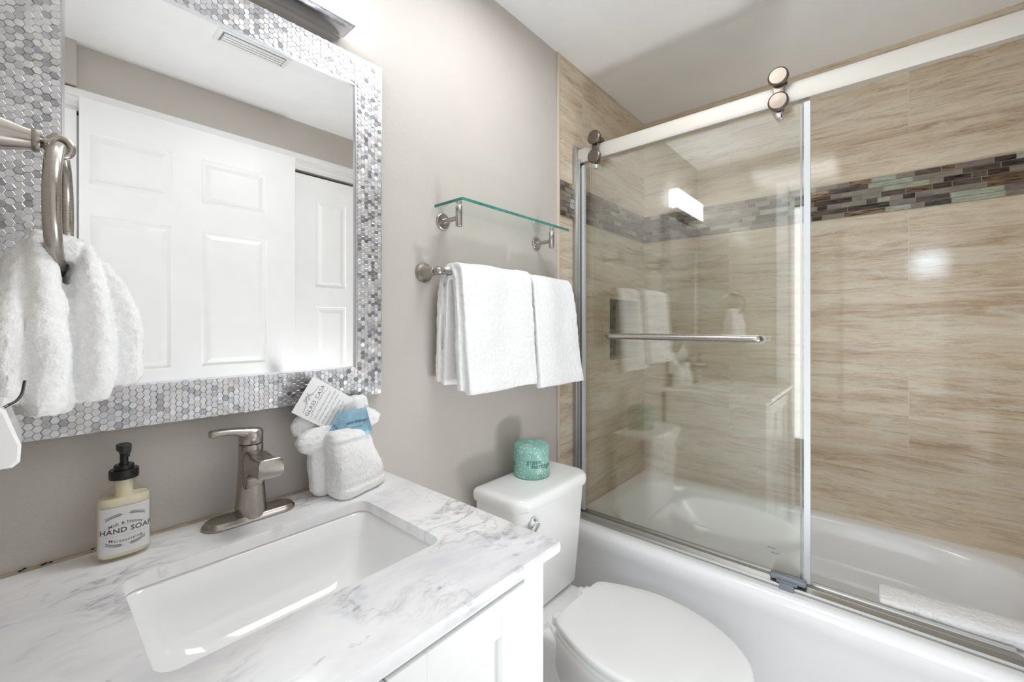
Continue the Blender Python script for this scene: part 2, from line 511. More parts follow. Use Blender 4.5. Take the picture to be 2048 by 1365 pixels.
# ------------------------------------------------------------------ setting
struct('floor', box(-1.75, XT + 0.1, -2.3, 0.3, -0.05, 0), M['floor'])
struct('ceiling', box(-1.75, XT + 0.1, -2.3, 0.3, CEIL, CEIL + 0.05), M['ceil'])
struct('wall_back', box(-0.16, 1.37, 0, 0.1, 0, CEIL), M['wall'])

# tiled alcove wall with a recessed niche
NX0, NX1, NZ0, NZ1, ND = 1.776, 2.075, 1.069, 1.353, 0.115
bm = BM()
for a in ((1.37, NX0, 0, CEIL), (NX1, XT + 0.1, 0, CEIL), (NX0, NX1, 0, NZ0), (NX0, NX1, NZ1, CEIL)):
    bx(bm, a[0], a[1], -0.004, 0.1, a[2], a[3])
bx(bm, NX0 - 0.02, NX1 + 0.02, ND + 0.012, ND + 0.03, NZ0 - 0.02, NZ1 + 0.02)
for a in ((NX0 - 0.02, NX0, NZ0 - 0.02, NZ1 + 0.02), (NX1, NX1 + 0.02, NZ0 - 0.02, NZ1 + 0.02)):
    bx(bm, a[0], a[1], 0.1, ND + 0.012, a[2], a[3])
for z0, z1 in ((NZ0 - 0.02, NZ0), (NZ1, NZ1 + 0.02)): bx(bm, NX0, NX1, 0.1, ND + 0.012, z0, z1)
struct('wall_alcove', bm, M['trav_x'], smooth=False)
struct('wall_right', box(XT, XT + 0.1, YF - 0.1, 0.12, 0, CEIL), M['trav_y'], smooth=False)
bm = BM()
bx(bm, 1.356, 1.371, -0.008, 0, 0, CEIL - 0.002, bev=0.002)
struct('trim_1', bm, M['trimbeige'])

def band(name, to3, length, rows, z0, rowh):
    """interlocking strips of glass and stone, one mesh in six materials"""
    bm = BM()
    def cell(u0, u1, a0, a1, d, mi):
        P8 = [to3(u, z, h) for h in (0, d) for u, z in ((u0, a0), (u1, a0), (u1, a1), (u0, a1))]
        vs = [bm.verts.new(p) for p in P8]
        b = 0.0008
        for q in ((4, 5, 6, 7), (0, 1, 5, 4), (1, 2, 6, 5), (2, 3, 7, 6), (3, 0, 4, 7), (3, 2, 1, 0)):
            bm.faces.new([vs[i] for i in q]).material_index = mi
    cell(0, length, z0, z0 + rows * rowh, 0.004, 6)
    for r in range(rows):
        u = -random.random() * 0.05; last = -1
        while u < length:
            w = random.choice([0.035, 0.05, 0.07, 0.09, 0.125])
            mi = random.choice([0, 1, 1, 2, 2, 3, 4, 5, 5, 0, 2, 3])
            if mi == last: mi = (mi + 1) % 6
            last = mi
            a, b_ = max(u, 0), min(u + w - 0.0022, length)
            if b_ - a > 0.004: cell(a, b_, z0 + r * rowh + 0.0011, z0 + (r + 1) * rowh - 0.0011, 0.0055 + random.random() * 0.0015, mi)
            u += w
    fixn(bm)
    return struct(name, bm, MOS + [M['grout']], smooth=False)
RH = 0.138 / 7
band('trim_2', lambda u, z, h: Vector((1.372 + u, -0.004 - h, z)), XT - 1.372, 7, 1.661, RH)
band('trim_3', lambda u, z, h: Vector((XT - h, YF + 0.002 + u, z)), -YF - 0.010, 7, 1.661, RH)
band('trim_4', lambda u, z, h: Vector((NX0 + 0.001 + u, ND + 0.012 - h, z)), NX1 - NX0 - 0.002, 14, NZ0 + 0.001, (NZ1 - NZ0 - 0.002) / 14)

# caulk line where the marble top meets the wall, stained in places
bm = BM(); bx(bm, XL, 0.588, -0.006, 0, 0.866, 0.8735, bev=0.002)
struct('trim_5', bm, M['caulk'])
bm = BM()
for x in (-.004, .0, .018, .021, .026, .071):
    lathe(bm, [(0.0003, -0.002), (0.0014, 0), (0.0004, 0.003)], (x, -0.0062, 0.8735 + random.random() * 0.003), 'x', 8)
struct('trim_6', bm, M['dark'])

# left wall with the doorway the photographer stands in
OY0, OY1, OH = -0.53, -1.31, 2.035
bm = BM()
bx(bm, -0.16, XL, OY0, 0.0, 0, CEIL); bx(bm, -0.16, XL, YF - 0.1, OY1, 0, CEIL); bx(bm, -0.16, XL, OY1, OY0, OH, CEIL)
struct('wall_left', bm, M['wall'], smooth=False)
bm = BM()
bx(bm, XL, XL + 0.016, OY0 + 0.001, OY0 + 0.065, 0, OH + 0.065, bev=0.004)
bx(bm, XL, XL + 0.016, OY1 - 0.0, OY0 + 0.001, OH, OH + 0.065, bev=0.004)
bx(bm, -0.16, XL + 0.002, OY0 - 0.012, OY0, 0, OH, bev=0.002)
bx(bm, -0.16, XL + 0.002, OY1, OY0, OH - 0.012, OH, bev=0.002)
struct('trim_7', bm, M['white'])

# wall opposite the mirror with a closet opening, its casing and the closet door
CX0, CX1 = 0.10, 1.60
bm = BM()
bx(bm, -0.041, CX0, YF - 0.1, YF, 0, CEIL); bx(bm, CX1, XT + 0.1, YF - 0.1, YF, 0, CEIL); bx(bm, CX0, CX1, YF - 0.1, YF, OH, CEIL)
struct('wall_front', bm, M['wall'], smooth=False)
bm = BM()
bx(bm, -0.02, 1.24, YF, YF + 0.012, OH + 0.002, OH + 0.085, bev=0.003)
bx(bm, -0.02, 1.24, YF + 0.008, YF + 0.020, OH + 0.055, OH + 0.085, bev=0.003)
bx(bm, -0.02, 1.24, YF + 0.008, YF + 0.016, OH + 0.015, OH + 0.032, bev=0.003)
struct('trim_8', bm, M['white'])
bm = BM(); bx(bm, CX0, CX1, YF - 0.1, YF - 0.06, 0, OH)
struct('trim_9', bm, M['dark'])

def panel_door(name, x0, x1, z0, z1, yfront, th, panels, label=None, depth=0.006):
    """leaf in the xz plane facing +y with raised, chamfered panels"""
    d = thing(name, label or '', 'door', ((x0 + x1) / 2, yfront - th / 2, z0), kind='structure')
    bm = BM()
    xs = sorted({x0, x1} | {p[0] for p in panels} | {p[1] for p in panels})
    zs = sorted({z0, z1} | {p[2] for p in panels} | {p[3] for p in panels})
    for i in range(len(xs) - 1):
        for j in range(len(zs) - 1):
            mx, mz = (xs[i] + xs[i + 1]) / 2, (zs[j] + zs[j + 1]) / 2
            if not any(p[0] < mx < p[1] and p[2] < mz < p[3] for p in panels):
                bx(bm, xs[i], xs[i + 1], yfront - th, yfront, zs[j], zs[j + 1])
    bmesh.ops.remove_doubles(bm, verts=bm.verts, dist=1e-5)
    obj('door_frame', bm, M['white'], d, smooth=False)
    for p in panels:
        bm = BM()
        def rr(i, y): return [Vector((p[0] + i, y, p[2] + i)), Vector((p[1] - i, y, p[2] + i)), Vector((p[1] - i, y, p[3] - i)), Vector((p[0] + i, y, p[3] - i))]
        loft(bm, [rr(0, yfront - th + 0.001), rr(0, yfront), rr(0.004, yfront - depth), rr(0.016, yfront - depth), rr(0.034, yfront - 0.001), rr(0.0345, yfront - 0.0008)])
        fixn(bm)
        obj('door_panel', bm, M['white'], d, smooth=False)
    return d
DX0, DX1 = 0.134, 0.900
pan = []
for a, b in ((0.159, 0.407), (0.509, 0.768)):
    pan += [(a, b, 1.760, 1.955), (a, b, 1.050, 1.645), (a, b, 0.24, 0.99)]
door = panel_door('door_1', DX0, DX1, 0.012, 2.078, -1.315, 0.034, pan, 'white six-panel door standing open against the wall opposite the mirror')
bm = BM()
lathe(bm, [(0.0, 0), (0.030, 0), (0.030, 0.006), (0.012, 0.008), (0.011, 0.026), (0.024, 0.034), (0.028, 0.046), (0.022, 0.056), (0.0, 0.058)], (DX1 - 0.06, -1.315, 0.93), 'y')
obj('door_knob', bm, M['nickel'], door)
panel_door('door_2', 0.915, 1.232, 0.012, 2.018, -1.352, 0.03, [(1.02, 1.19, 1.43, 1.90), (1.02, 1.19, 0.2, 1.33)], 'white closet door behind the open door')
panel_door('door_3', 0.105, 0.90, 0.012, 2.018, -1.353, 0.012, [(0.2, 0.8, 0.2, 1.9)], 'white closet door leaf hidden behind the open door')
# jog of plain white leaf beside the hinge side
panel_door('door_4', -0.030, 0.128, 0.012, 2.030, -1.335, 0.03, [(0.0, 0.10, 1.760, 1.955), (0.0, 0.10, 1.05, 1.645)], 'narrow white door leaf beside the hinges of the open door')
bm = BM(); bx(bm, -0.041, 0.128, YF, YF + 0.03, OH + 0.09, CEIL); struct('wall_jog', bm, M['wall'])

# hall behind the doorway
struct('wall_hall', box(-1.75, -1.65, -2.3, 0.3, 0, CEIL), M['wall'])
bm = BM(); bx(bm, -1.65, -0.16, 0.1, 0.2, 0, CEIL); bx(bm, -1.65, -0.041, -2.3, -2.2, 0, CEIL); bx(bm, -0.141, -0.041, -2.2, YF - 0.1, 0, CEIL)
struct('wall_hall_ends', bm, M['wall'])

# ------------------------------------------------------------------ mirror with a tiled silver frame
FX0, FX1, FZ0, FZ1, FW = -0.031, 0.5815, 1.064, 1.867, 0.0705
mir = thing('wall_mirror', 'rectangular wall mirror in a wide frame of small silver hexagons above the sink', 'mirror', ((FX0 + FX1) / 2, 0, FZ0))
bm = BM()
for a in ((FX0, FX1, FZ0, FZ0 + FW), (FX0, FX1, FZ1 - FW, FZ1), (FX0, FX0 + FW, FZ0 + FW, FZ1 - FW), (FX1 - FW, FX1, FZ0 + FW, FZ1 - FW)):
    bx(bm, a[0], a[1], -0.018, 0, a[2], a[3])
obj('frame', bm, M['hexgrout'], mir, smooth=False)
bm = BM(); bx(bm, FX0 + FW - 0.001, FX1 - FW + 0.001, -0.0155, -0.002, FZ0 + FW - 0.001, FZ1 - FW + 0.001)
obj('mirror_glass', bm, M['mirror'], mir, smooth=False)
bm = BM(); ix0, ix1, iz0, iz1 = FX0 + FW, FX1 - FW, FZ0 + FW, FZ1 - FW
for a in ((ix0 - .001, ix1 + .001, iz0 - .002, iz0 + .001), (ix0 - .001, ix1 + .001, iz1 - .001, iz1 + .002), (ix0 - .002, ix0 + .001, iz0, iz1), (ix1 - .001, ix1 + .002, iz0, iz1)):
    bx(bm, a[0], a[1], -0.0195, -0.006, a[2], a[3])
obj('inner_bead', bm, M['shadechrome'], mir, smooth=False)
def hex_frame():
    bm = BM(); R_ = 0.00585; rnd = random.Random(3)
    dx, dz = 1.5 * R_, math.sqrt(3) * R_
    nx = int((FX1 - FX0) / dx) + 2; nz = int((FZ1 - FZ0) / dz) + 2
    r0 = R_ * 0.975
    for i in range(nx):
        for j in range(nz):
            cx_ = FX0 + i * dx; cz_ = FZ0 + j * dz + (dz / 2 if i % 2 else 0)
            if ix0 - r0 * .8 < cx_ < ix1 + r0 * .8 and iz0 - r0 * .7 < cz_ < iz1 + r0 * .7: continue
            if not (FX0 - 0.001 <= cx_ <= FX1 + 0.001 and FZ0 - 0.001 <= cz_ <= FZ1 + 0.001): continue
            ta, tb = rnd.gauss(0, 0.045), rnd.gauss(0, 0.045)
            h = 0.0185 + rnd.random() * 0.0012
            mi = rnd.choices([0, 1, 2, 3], [5, 4, 1.6, 3])[0]
            def ring(rr, hh, tilt=1):
                out = []
                for k in range(6):
                    a = k * pi / 3
                    px, pz = rr * cos(a), rr * sin(a)
                    y = -(hh + tilt * (px * ta + pz * tb))
                    out.append(Vector((min(max(cx_ + px, FX0 - .0006), FX1 + .0006), y, min(max(cz_ + pz, FZ0 - .0006), FZ1 + .0006))))
                return out
            vr = [[bm.verts.new(p) for p in ring(*q)] for q in ((r0, 0.0155, 0), (r0, h), (r0 * 0.90, h + 0.0003))]
            for a, b in zip(vr, vr[1:]):
                for k in range(6):
                    f = bm.faces.new((a[k], a[(k + 1) % 6], b[(k + 1) % 6], b[k])); f.material_index = mi
            f = bm.faces.new(vr[-1]); f.material_index = mi
    # the outer edges carry tiles as well
    for (fixed, ax) in ((FX0, 'x'), (FX1, 'x'), (FZ0, 'z'), (FZ1, 'z')):
        L0, L1 = (FZ0, FZ1) if ax == 'x' else (FX0, FX1)
        n = int((L1 - L0) / (R_ * 1.75)); sgn = -1 if fixed in (FX0, FZ0) else 1
        for i in range(n):
            a0 = L0 + (L1 - L0) * i / n + 0.0004; a1 = L0 + (L1 - L0) * (i + 1) / n - 0.0004
            mi = rnd.choices([0, 1, 2, 3], [5, 4, 2, 3])[0]
            for y0, y1 in ((-0.0175, -0.0095), (-0.0088, -0.001)):
                o_ = fixed + sgn * (0.0006 + rnd.random() * 0.0008)
                lo, hi = min(fixed, o_), max(fixed, o_)
                if ax == 'x': bx(bm, lo, hi, y0, y1, a0, a1, mi=mi)
                else: bx(bm, a0, a1, y0, y1, lo, hi, mi=mi)
    fixn(bm)
    return obj('hexagon_tiles', bm, HEX, mir, smooth=False)
hex_frame()

# ------------------------------------------------------------------ vanity light
vl = thing('vanity_light', 'chrome wall light with three lit white glass shades above the mirror', 'lamp', (0.275, 0, 1.905))
bm = BM(); bx(bm, 0.065, 0.485, -0.008, 0, 1.90, 2.03, bev=0.002); obj('backplate', bm, M['shadechrome'], vl)
bm = BM()
bx(bm, 0.065, 0.487, -0.064, -0.008, 1.900, 1.905, bev=0.0008)
bx(bm, 0.065, 0.487, -0.066, -0.0635, 1.900, 1.9085, bev=0.0005)
bx(bm, 0.065, 0.067, -0.064, -0.008, 1.900, 1.925, bev=0.0005); bx(bm, 0.485, 0.487, -0.064, -0.008, 1.900, 1.925, bev=0.0005)
obj('tray', bm, M['shadechrome'], vl)
for i in range(3):
    x = 0.072 + i * 0.1475
    bm = BM(); bx(bm, x, x + 0.116, -0.0625, -0.010, 1.906, 2.026, bev=0.004, seg=3); obj('lamp_shade', bm, M['shade'], vl)
bm = BM(); lathe(bm, [(0, 0), (0.004, 0), (0.004, 0.003), (0, 0.0045)], (0.33, -0.03, 1.898), 'z', 16); obj('thumb_screw', bm, M['nickel'], vl)

# ------------------------------------------------------------------ vanity cabinet
vc = thing('vanity_cabinet', 'white shaker vanity cabinet under the marble top beside the toilet', 'cabinet', (0.275, -0.26, 0))
VX0, VX1, VY = -0.036, 0.575, -0.522
bm = BM()
bx(bm, VX0, VX0 + 0.018, VY + 0.02, -0.012, 0.09, 0.848); bx(bm, VX1 - 0.018, VX1, VY + 0.02, -0.012, 0.09, 0.848)
bx(bm, VX0, VX1, VY + 0.02, -0.012, 0.09, 0.108); bx(bm, VX0, VX1, -0.02, -0.012, 0.09, 0.848)
obj('body', bm, M['cab'], vc, smooth=False)
bm = BM()
bm.free()
for a, b in ((VX0, VX0 + 0.05), (0.525, VX1)):
    obj('corner_stile', box(a, b, VY, VY + 0.02, 0.0, 0.848, bev=0.001), M['cab'], vc, smooth=False)
for a, b in ((0.828, 0.848), (0.09, 0.12)):
    obj('rail', box(VX0 + 0.05, 0.525, VY, VY + 0.02, a, b), M['cab'], vc, smooth=False)
for a, b in ((VX1 - 0.02, VX1), (VX0, VX0 + 0.02)):
    obj('foot', box(a, b, -0.06, -0.012, 0, 0.09), M['cab'], vc, smooth=False)
for x0, x1 in ((VX0 + 0.053, 0.2715), (0.2745, 0.522)):
    bm = BM(); y0, y1 = VY - 0.004, VY + 0.014; w = 0.055
    bx(bm, x0, x0 + w, y0, y1, 0.124, 0.824, bev=0.0012); bx(bm, x1 - w, x1, y0, y1, 0.124, 0.824, bev=0.0012)
    bx(bm, x0 + w, x1 - w, y0, y1, 0.824 - w, 0.824, bev=0.0012); bx(bm, x0 + w, x1 - w, y0, y1, 0.124, 0.124 + w, bev=0.0012)
    d = obj('door', bm, M['cab'], vc, smooth=False)
    bm = BM(); bx(bm, x0 + w - .002, x1 - w + .002, y0 + 0.008, y1 - 0.002, 0.124 + w - .002, 0.824 - w + .002); obj('door_panel', bm, M['cab'], d, smooth=False)

# ------------------------------------------------------------------ marble top with the sink cut-out
SX0, SX1, SY0, SY1 = 0.090, 0.464, -0.392, -0.139
def counter():
    bm = BM(); k = 8
    ox0, ox1, oy0, oy1 = XL + 0.001, 0.5915, -0.545, -0.001
    inner = lambda z, g=0.0: rrect(SX0 + g, SX1 - g, SY0 + g, SY1 - g, z, 0.022 - g, k)
    outer_c = [(ox1, oy1), (ox0, oy1), (ox0, oy0), (ox1, oy0)]
    def outer(z, g=0.0):
        out = []
        pts = inner(z)
        for c_i, (x, y) in enumerate(outer_c):
            x = x - g if x == ox1 else x; y = y + g if y == oy0 else y
            cx_, cy_ = x, y
            for i in range(k + 1):
                out.append(Vector((cx_, cy_, z)))
        return out
    # outer ring as true rectangle with its points spread along the edges
    def outer2(z, g=0.0):
        x0, x1, y0, y1 = ox0, ox1 - g, oy0 + g, oy1
        pts = []
        for p in inner(z):
            cx_, cy_ = (SX0 + SX1) / 2, (SY0 + SY1) / 2
            d = Vector((p.x - cx_, p.y - cy_))
            t = 1e9
            if d.x > 1e-9: t = min(t, (x1 - cx_) / d.x)
            if d.x < -1e-9: t = min(t, (x0 - cx_) / d.x)
            if d.y > 1e-9: t = min(t, (y1 - cy_) / d.y)
            if d.y < -1e-9: t = min(t, (y0 - cy_) / d.y)
            pts.append(Vector((cx_ + d.x * t, cy_ + d.y * t, z)))
        for (qx, qy) in ((x1, y1), (x0, y1), (x0, y0), (x1, y0)):
            j = min(range(len(pts)), key=lambda i: (pts[i].x - qx) ** 2 + (pts[i].y - qy) ** 2)
            pts[j] = Vector((qx, qy, z))
        return pts
    T, B = 0.870, 0.850
    rings = [inner(B), inner(T - 0.003), inner(T - 0.0008, -0.0008), inner(T, -0.003), outer2(T, 0.004), outer2(T - 0.0012, 0.0012), outer2(T - 0.004), outer2(B + 0.004), outer2(B + 0.001, 0.001), outer2(B, 0.004), inner(B)]
    loft(bm, rings, cap=False)
    bmesh.ops.remove_doubles(bm, verts=bm.verts, dist=1e-6)
    fixn(bm)
    return tag(obj('countertop', bm, M['marble'], angle=40, origin=(0.275, -0.27, 0.85)), 'white marble vanity top with grey veins and a rectangular sink cut-out', 'countertop')
counter()

# ------------------------------------------------------------------ sink
sk = thing('sink', 'white rectangular undermount sink set into the marble top', 'sink', (0.277, -0.265, 0.70))
bm = BM(); g = -0.004
def srr(g, z, r): return rrect(SX0 + g, SX1 - g, SY0 + g, SY1 - g, z, r, 10)
in_rings = [srr(-0.004, 0.8490, 0.026), srr(0.002, 0.8420, 0.03), srr(0.008, 0.8100, 0.035), srr(0.018, 0.7700, 0.045), srr(0.032, 0.7450, 0.055), srr(0.06, 0.7320, 0.05), srr(0.09, 0.7280, 0.03), srr(0.105, 0.7260, 0.018)]
out_rings = [srr(-0.024, 0.8485, 0.03), srr(-0.024, 0.8360, 0.03), srr(-0.006, 0.8300, 0.035), srr(0.0, 0.7600, 0.05), srr(0.03, 0.7180, 0.05), srr(0.10, 0.7100, 0.018)]
loft(bm, list(reversed(out_rings)) + in_rings, cap=True); fixn(bm)
obj('basin', bm, M['porc'], sk, angle=60)
bm = BM(); lathe(bm, [(0, 0), (0.022, 0), (0.022, 0.003), (0.016, 0.004), (0.014, 0.001), (0, 0.001)], (0.277, -0.265, 0.7265), 'z', 32)
obj('drain', bm, M['nickel'], sk)

# ------------------------------------------------------------------ faucet
fc = thing('faucet', 'brushed nickel single-lever faucet on an oval base plate behind the sink', 'faucet', (0.281, -0.055, 0.87))
def stadium(cx_, cy_, hl, r, z, n=16):
    out = []
    for i in range(n + 1):
        a = -pi / 2 + pi * i / n; out.append(Vector((cx_ + hl - r + r * cos(a), cy_ + r * sin(a), z)))
    for i in range(n + 1):
        a = pi / 2 + pi * i / n; out.append(Vector((cx_ - hl + r + r * cos(a), cy_ + r * sin(a), z)))
    return out
bm = BM(); FXc, FYc = 0.281, -0.055
loft(bm, [stadium(FXc, FYc, 0.077, 0.0265, 0.8702), stadium(FXc, FYc, 0.078, 0.0275, 0.8722), stadium(FXc, FYc, 0.077, 0.0265, 0.875), stadium(FXc, FYc, 0.0745, 0.024, 0.8765), stadium(FXc, FYc, 0.073, 0.0225, 0.880), stadium(FXc, FYc, 0.071, 0.0205, 0.8815)])
fixn(bm); obj('base_plate', bm, M['nickel'], fc, angle=50)
bm = BM()
prof = [(0.0, 0.002), (0.0265, 0.002), (0.0262, 0.010), (0.0255, 0.02), (0.0235, 0.045), (0.0216, 0.075), (0.0206, 0.105), (0.0203, 0.132), (0.0199, 0.1335), (0.0196, 0.1345), (0.0, 0.1345)]
lathe(bm, prof, (FXc, FYc, 0.875), 'z', 56)
# spout: flattened waterfall arm reaching over the basin
def spr(y, zc, hw, hh, e=5.0, n=48):
    out = []
    for i in range(n):
        t = 2 * pi * i / n; c_, s_ = cos(t), sin(t)
        out.append(Vector((FXc + hw * math.copysign(abs(c_) ** (2 / e), c_), y, zc + hh * math.copysign(abs(s_) ** (2 / e), s_))))
    return out
sp = BM()
S = [(-0.055, .958, .014, .038), (-0.066, .960, .0175, .040), (-0.076, .966, .0185, .034), (-0.086, .975, .0192, .0245), (-0.096, .980, .0196, .0185), (-0.110, .980, .0200, .0160), (-0.126, .980, .0203, .0155), (-0.142, .982, .0208, .0165), (-0.152, .9835, .0212, .0172), (-0.1565, .984, .0210, .0170), (-0.1578, .984, .0200, .016)]
loft(sp, [spr(*q) for q in S]); fixn(sp)
me_t = bpy.data.meshes.new('t'); sp.to_mesh(me_t); sp.free(); bm.from_mesh(me_t)
obj('body', bm, M['nickel'], fc, angle=50)
bm = BM(); lathe(bm, [(0, 0), (0.0190, 0), (0.0190, 0.0018), (0, 0.0018)], (FXc, FYc, 1.0095), 'z', 40); obj('seam_ring', bm, M['dark'], fc)
bm = BM()
lathe(bm, [(0, 0.0), (0.0198, 0.0), (0.0204, 0.0012), (0.0204, 0.018), (0.0200, 0.0225), (0.017, 0.0255), (0.010, 0.0268), (0, 0.027)], (FXc, FYc, 1.0112), 'z', 48)
def lvr(x, zc, hw, hh, n=24, e=3.5):
    out = []
    for i in range(n):
        t = 2 * pi * i / n; c_, s_ = cos(t), sin(t)
        out.append(Vector((x, FYc + hw * math.copysign(abs(c_) ** (2 / e), c_), zc + hh * math.copysign(abs(s_) ** (2 / e), s_))))
    return out
lv = BM()
LV = [(0.296, 1.029, .0135, .008), (0.285, 1.0295, .0178, .0095), (0.272, 1.0305, .0175, .0100), (0.262, 1.0335, .0160, .0080), (0.250, 1.0370, .0145, .0058), (0.238, 1.0385, .0135, .0052), (0.226, 1.0382, .0128, .0055), (0.219, 1.0375, .0125, .0062), (0.216, 1.037, .011, .005)]
loft(lv, [lvr(*q) for q in LV]); fixn(lv)
lv.to_mesh(me_t); lv.free(); bm.from_mesh(me_t)
obj('lever', bm, M['nickel'], fc, angle=50)
bm = BM(); lathe(bm, [(0, 0), (0.0035, 0), (0.0032, -0.0012), (0, -0.0014)], (0.279, FYc - 0.0192, 1.020), 'y', 20)
obj('set_screw_cap', bm, M['nickel2'], fc)

# ------------------------------------------------------------------ soap dispenser
SBX, SBY = 0.1035, -0.052
sb = thing('soap_dispenser', 'glass pump bottle of cream hand soap with a white printed label', 'soap bottle', (SBX, SBY, 0.87))
def fl(a, b, z, e=2.6, n=64): return sell(SBX, SBY, z, a, b, e, n)
Z0 = 0.8702
bm = BM()
loft(bm, [fl(.026, .0125, Z0), fl(.0295, .0160, Z0 + .0015), fl(.0315, .0180, Z0 + .005), fl(.032, .0185, Z0 + .012), fl(.032, .0185, Z0 + .085), fl(.0315, .0183, Z0 + .092, 2.5), fl(.0285, .0172, Z0 + .099, 2.4), fl(.0225, .0155, Z0 + .105, 2.3), fl(.0165, .0138, Z0 + .109, 2.1), fl(.0145, .0130, Z0 + .113, 2), fl(.0140, .0130, Z0 + .122, 2), fl(.0138, .0128, Z0 + .124, 2)])
fixn(bm); obj('bottle', bm, M['bottleglass'], sb, angle=60)
bm = BM()
loft(bm, [fl(.0265, .014, Z0 + .0045), fl(.0300, .0168, Z0 + .008), fl(.0306, .0172, Z0 + .014), fl(.0308, .0174, Z0 + .087), fl(.0304, .0172, Z0 + .0925), fl(.029, .0160, Z0 + .0955, 2.4), fl(.024, .012, Z0 + .0945, 2.4)])
fixn(bm); obj('liquid_soap', bm, M['soap'], sb, angle=60)
bm = BM(); lathe(bm, [(0, 0), (0.0105, 0), (0.0112, 0.016), (0.0115, 0.029), (0, 0.029)], (SBX, SBY, Z0 + .0945), 'z', 24)
obj('dip_tube', bm, M['soap'], sb)
bm = BM()
lathe(bm, [(0, 0), (.0178, 0), (.0182, .001), (.0182, .0125), (.0172, .014), (.0125, .0142), (.0125, .0195), (.0115, .021), (.0062, .0212), (.0060, .024), (.0052, .0245), (.0052, .038), (.0062, .0385), (.0065, .044), (0, .0445)], (SBX, SBY, Z0 + .1225), 'z', 40)
obj('pump_collar', bm, M['black'], sb, angle=40)
bm = BM()
zt = Z0 + .1665
H_ = [Vector((-.009, .007, -.001)), Vector((.007, .007, -.001)), Vector((.009, -.004, -.001)), Vector((.006, -.017, -.004)), Vector((-.003, -.018, -.004)), Vector((-.009, -.006, -.001))]
def hh(s, dz): return [Vector((SBX + p.x * s, SBY + p.y * s, zt + p.z * (1 if dz < .006 else .5) + dz)) for p in H_]
loft(bm, [hh(.8, -.001), hh(1.0, .001), hh(1.02, .006), hh(.92, .009), hh(.55, .0105)]); fixn(bm)
bx(bm, SBX - .0005, SBX + .0050, SBY - .0185, SBY - .012, zt - .009, zt - .002, bev=.001)
obj('pump_nozzle', bm, M['black'], sb, angle=40)
# label: a curved paper panel on the side facing the room
def lab_pt(s, z, h=0.0):
    """s: distance from the middle of the label along the front of the bottle, z: height"""
    tt = -pi / 2
    # walk the superellipse front by arc length
    i = LAB_N // 2 + s / LAB_STEP
    i = max(0, min(LAB_N - 1.001, i)); k = int(i); f = i - k
    p = LAB[k].lerp(LAB[k + 1], f) if k + 1 < LAB_N else LAB[-1]
    nrm = Vector((p.x / .032 ** 2, p.y / .0185 ** 2, 0)).normalized()
    return Vector((SBX + p.x + nrm.x * (0.0004 + h), SBY + p.y + nrm.y * (0.0004 + h), z))
raw = []
for i in range(2001):
    t = pi + pi * i / 2000; c_, s_ = cos(t), sin(t); e = 2.6
    raw.append(Vector((.032 * math.copysign(abs(c_) ** (2 / e), c_), .0185 * math.copysign(abs(s_) ** (2 / e), s_), 0)))
dl = [0]
for a, b in zip(raw, raw[1:]): dl.append(dl[-1] + (b - a).length)
LAB_N = 121; LAB_STEP = dl[-1] / (LAB_N - 1); LAB = []; k = 0
for i in range(LAB_N):
    target = min(i * LAB_STEP, dl[-1])
    while k < 1999 and dl[k + 1] < target: k += 1
    f = (target - dl[k]) / max(1e-12, dl[k + 1] - dl[k]); LAB.append(raw[k].lerp(raw[k + 1], min(1, f)))
LW = 0.031
bm = BM()
rows = []
for z in (Z0 + .012, Z0 + .083):
    rows.append([bm.verts.new(lab_pt(-LW + 2 * LW * i / 40, z)) for i in range(41)])
for i in range(40): bm.faces.new((rows[0][i], rows[0][i + 1], rows[1][i + 1], rows[1][i]))
lab = obj('paper_label', bm, M['label'], sb)
ZC = Z0 + .0475
def onlab(dx=0, dz=0, arc=0.0):
    return lambda x, y, h: lab_pt(x + dx, ZC + dz + y - arc * ((x + dx) / 0.02) ** 2, h * 0.6)
text('lettering', 'HAND SOAP', 0.0105, M['ink'], lab, onlab(0.001, -.004), bold=0.0003, spacing=1.08)
text('lettering', 'Milk & Honey', 0.0062, M['ink'], lab, onlab(0, .0085, .004), bold=0.0001, spacing=1.15)
text('lettering', 'Moisturizing', 0.0062, M['ink'], lab, onlab(0, -.0185, -.003), bold=0.0001, spacing=1.25)
bm = BM()
def lab_strip(bm, pts, w):
    prev = None
    for (x, z), ww in zip(pts, w):
        a = bm.verts.new(lab_pt(x, ZC + z + ww, .0001)); b = bm.verts.new(lab_pt(x, ZC + z - ww, .0001))
        if prev: bm.faces.new((prev[0], a, b, prev[1]))
        prev = (a, b)
for z in (.0065, -.0085): lab_strip(bm, [(-.024 + .048 * i / 20, z) for i in range(21)], [.00015] * 21)
for sgn in (1, -1):
    for side in (1, -1):
        pts = [(side * (.003 + .020 * i / 10), sgn * (.0235 - .0060 * (i / 10) ** 2)) for i in range(11)]
        lab_strip(bm, pts, [.0004] * 11)
        for i in range(1, 10):
            x, z = pts[i]
            for dz in (1, -1):
                lx, lz = x + side * .0012, z + dz * .0019
                nvs = [lab_pt(x, ZC + z, .0001), lab_pt(x + side * .0020, ZC + z + dz * .0008, .0001), lab_pt(lx + side * .0018, ZC + z + dz * .0026, .0001), lab_pt(x + side * .0004, ZC + z + dz * .0017, .0001)]
                bm.faces.new([bm.verts.new(q) for q in nvs])
obj('leaf_border', bm, M['ink2'], lab, smooth=False)

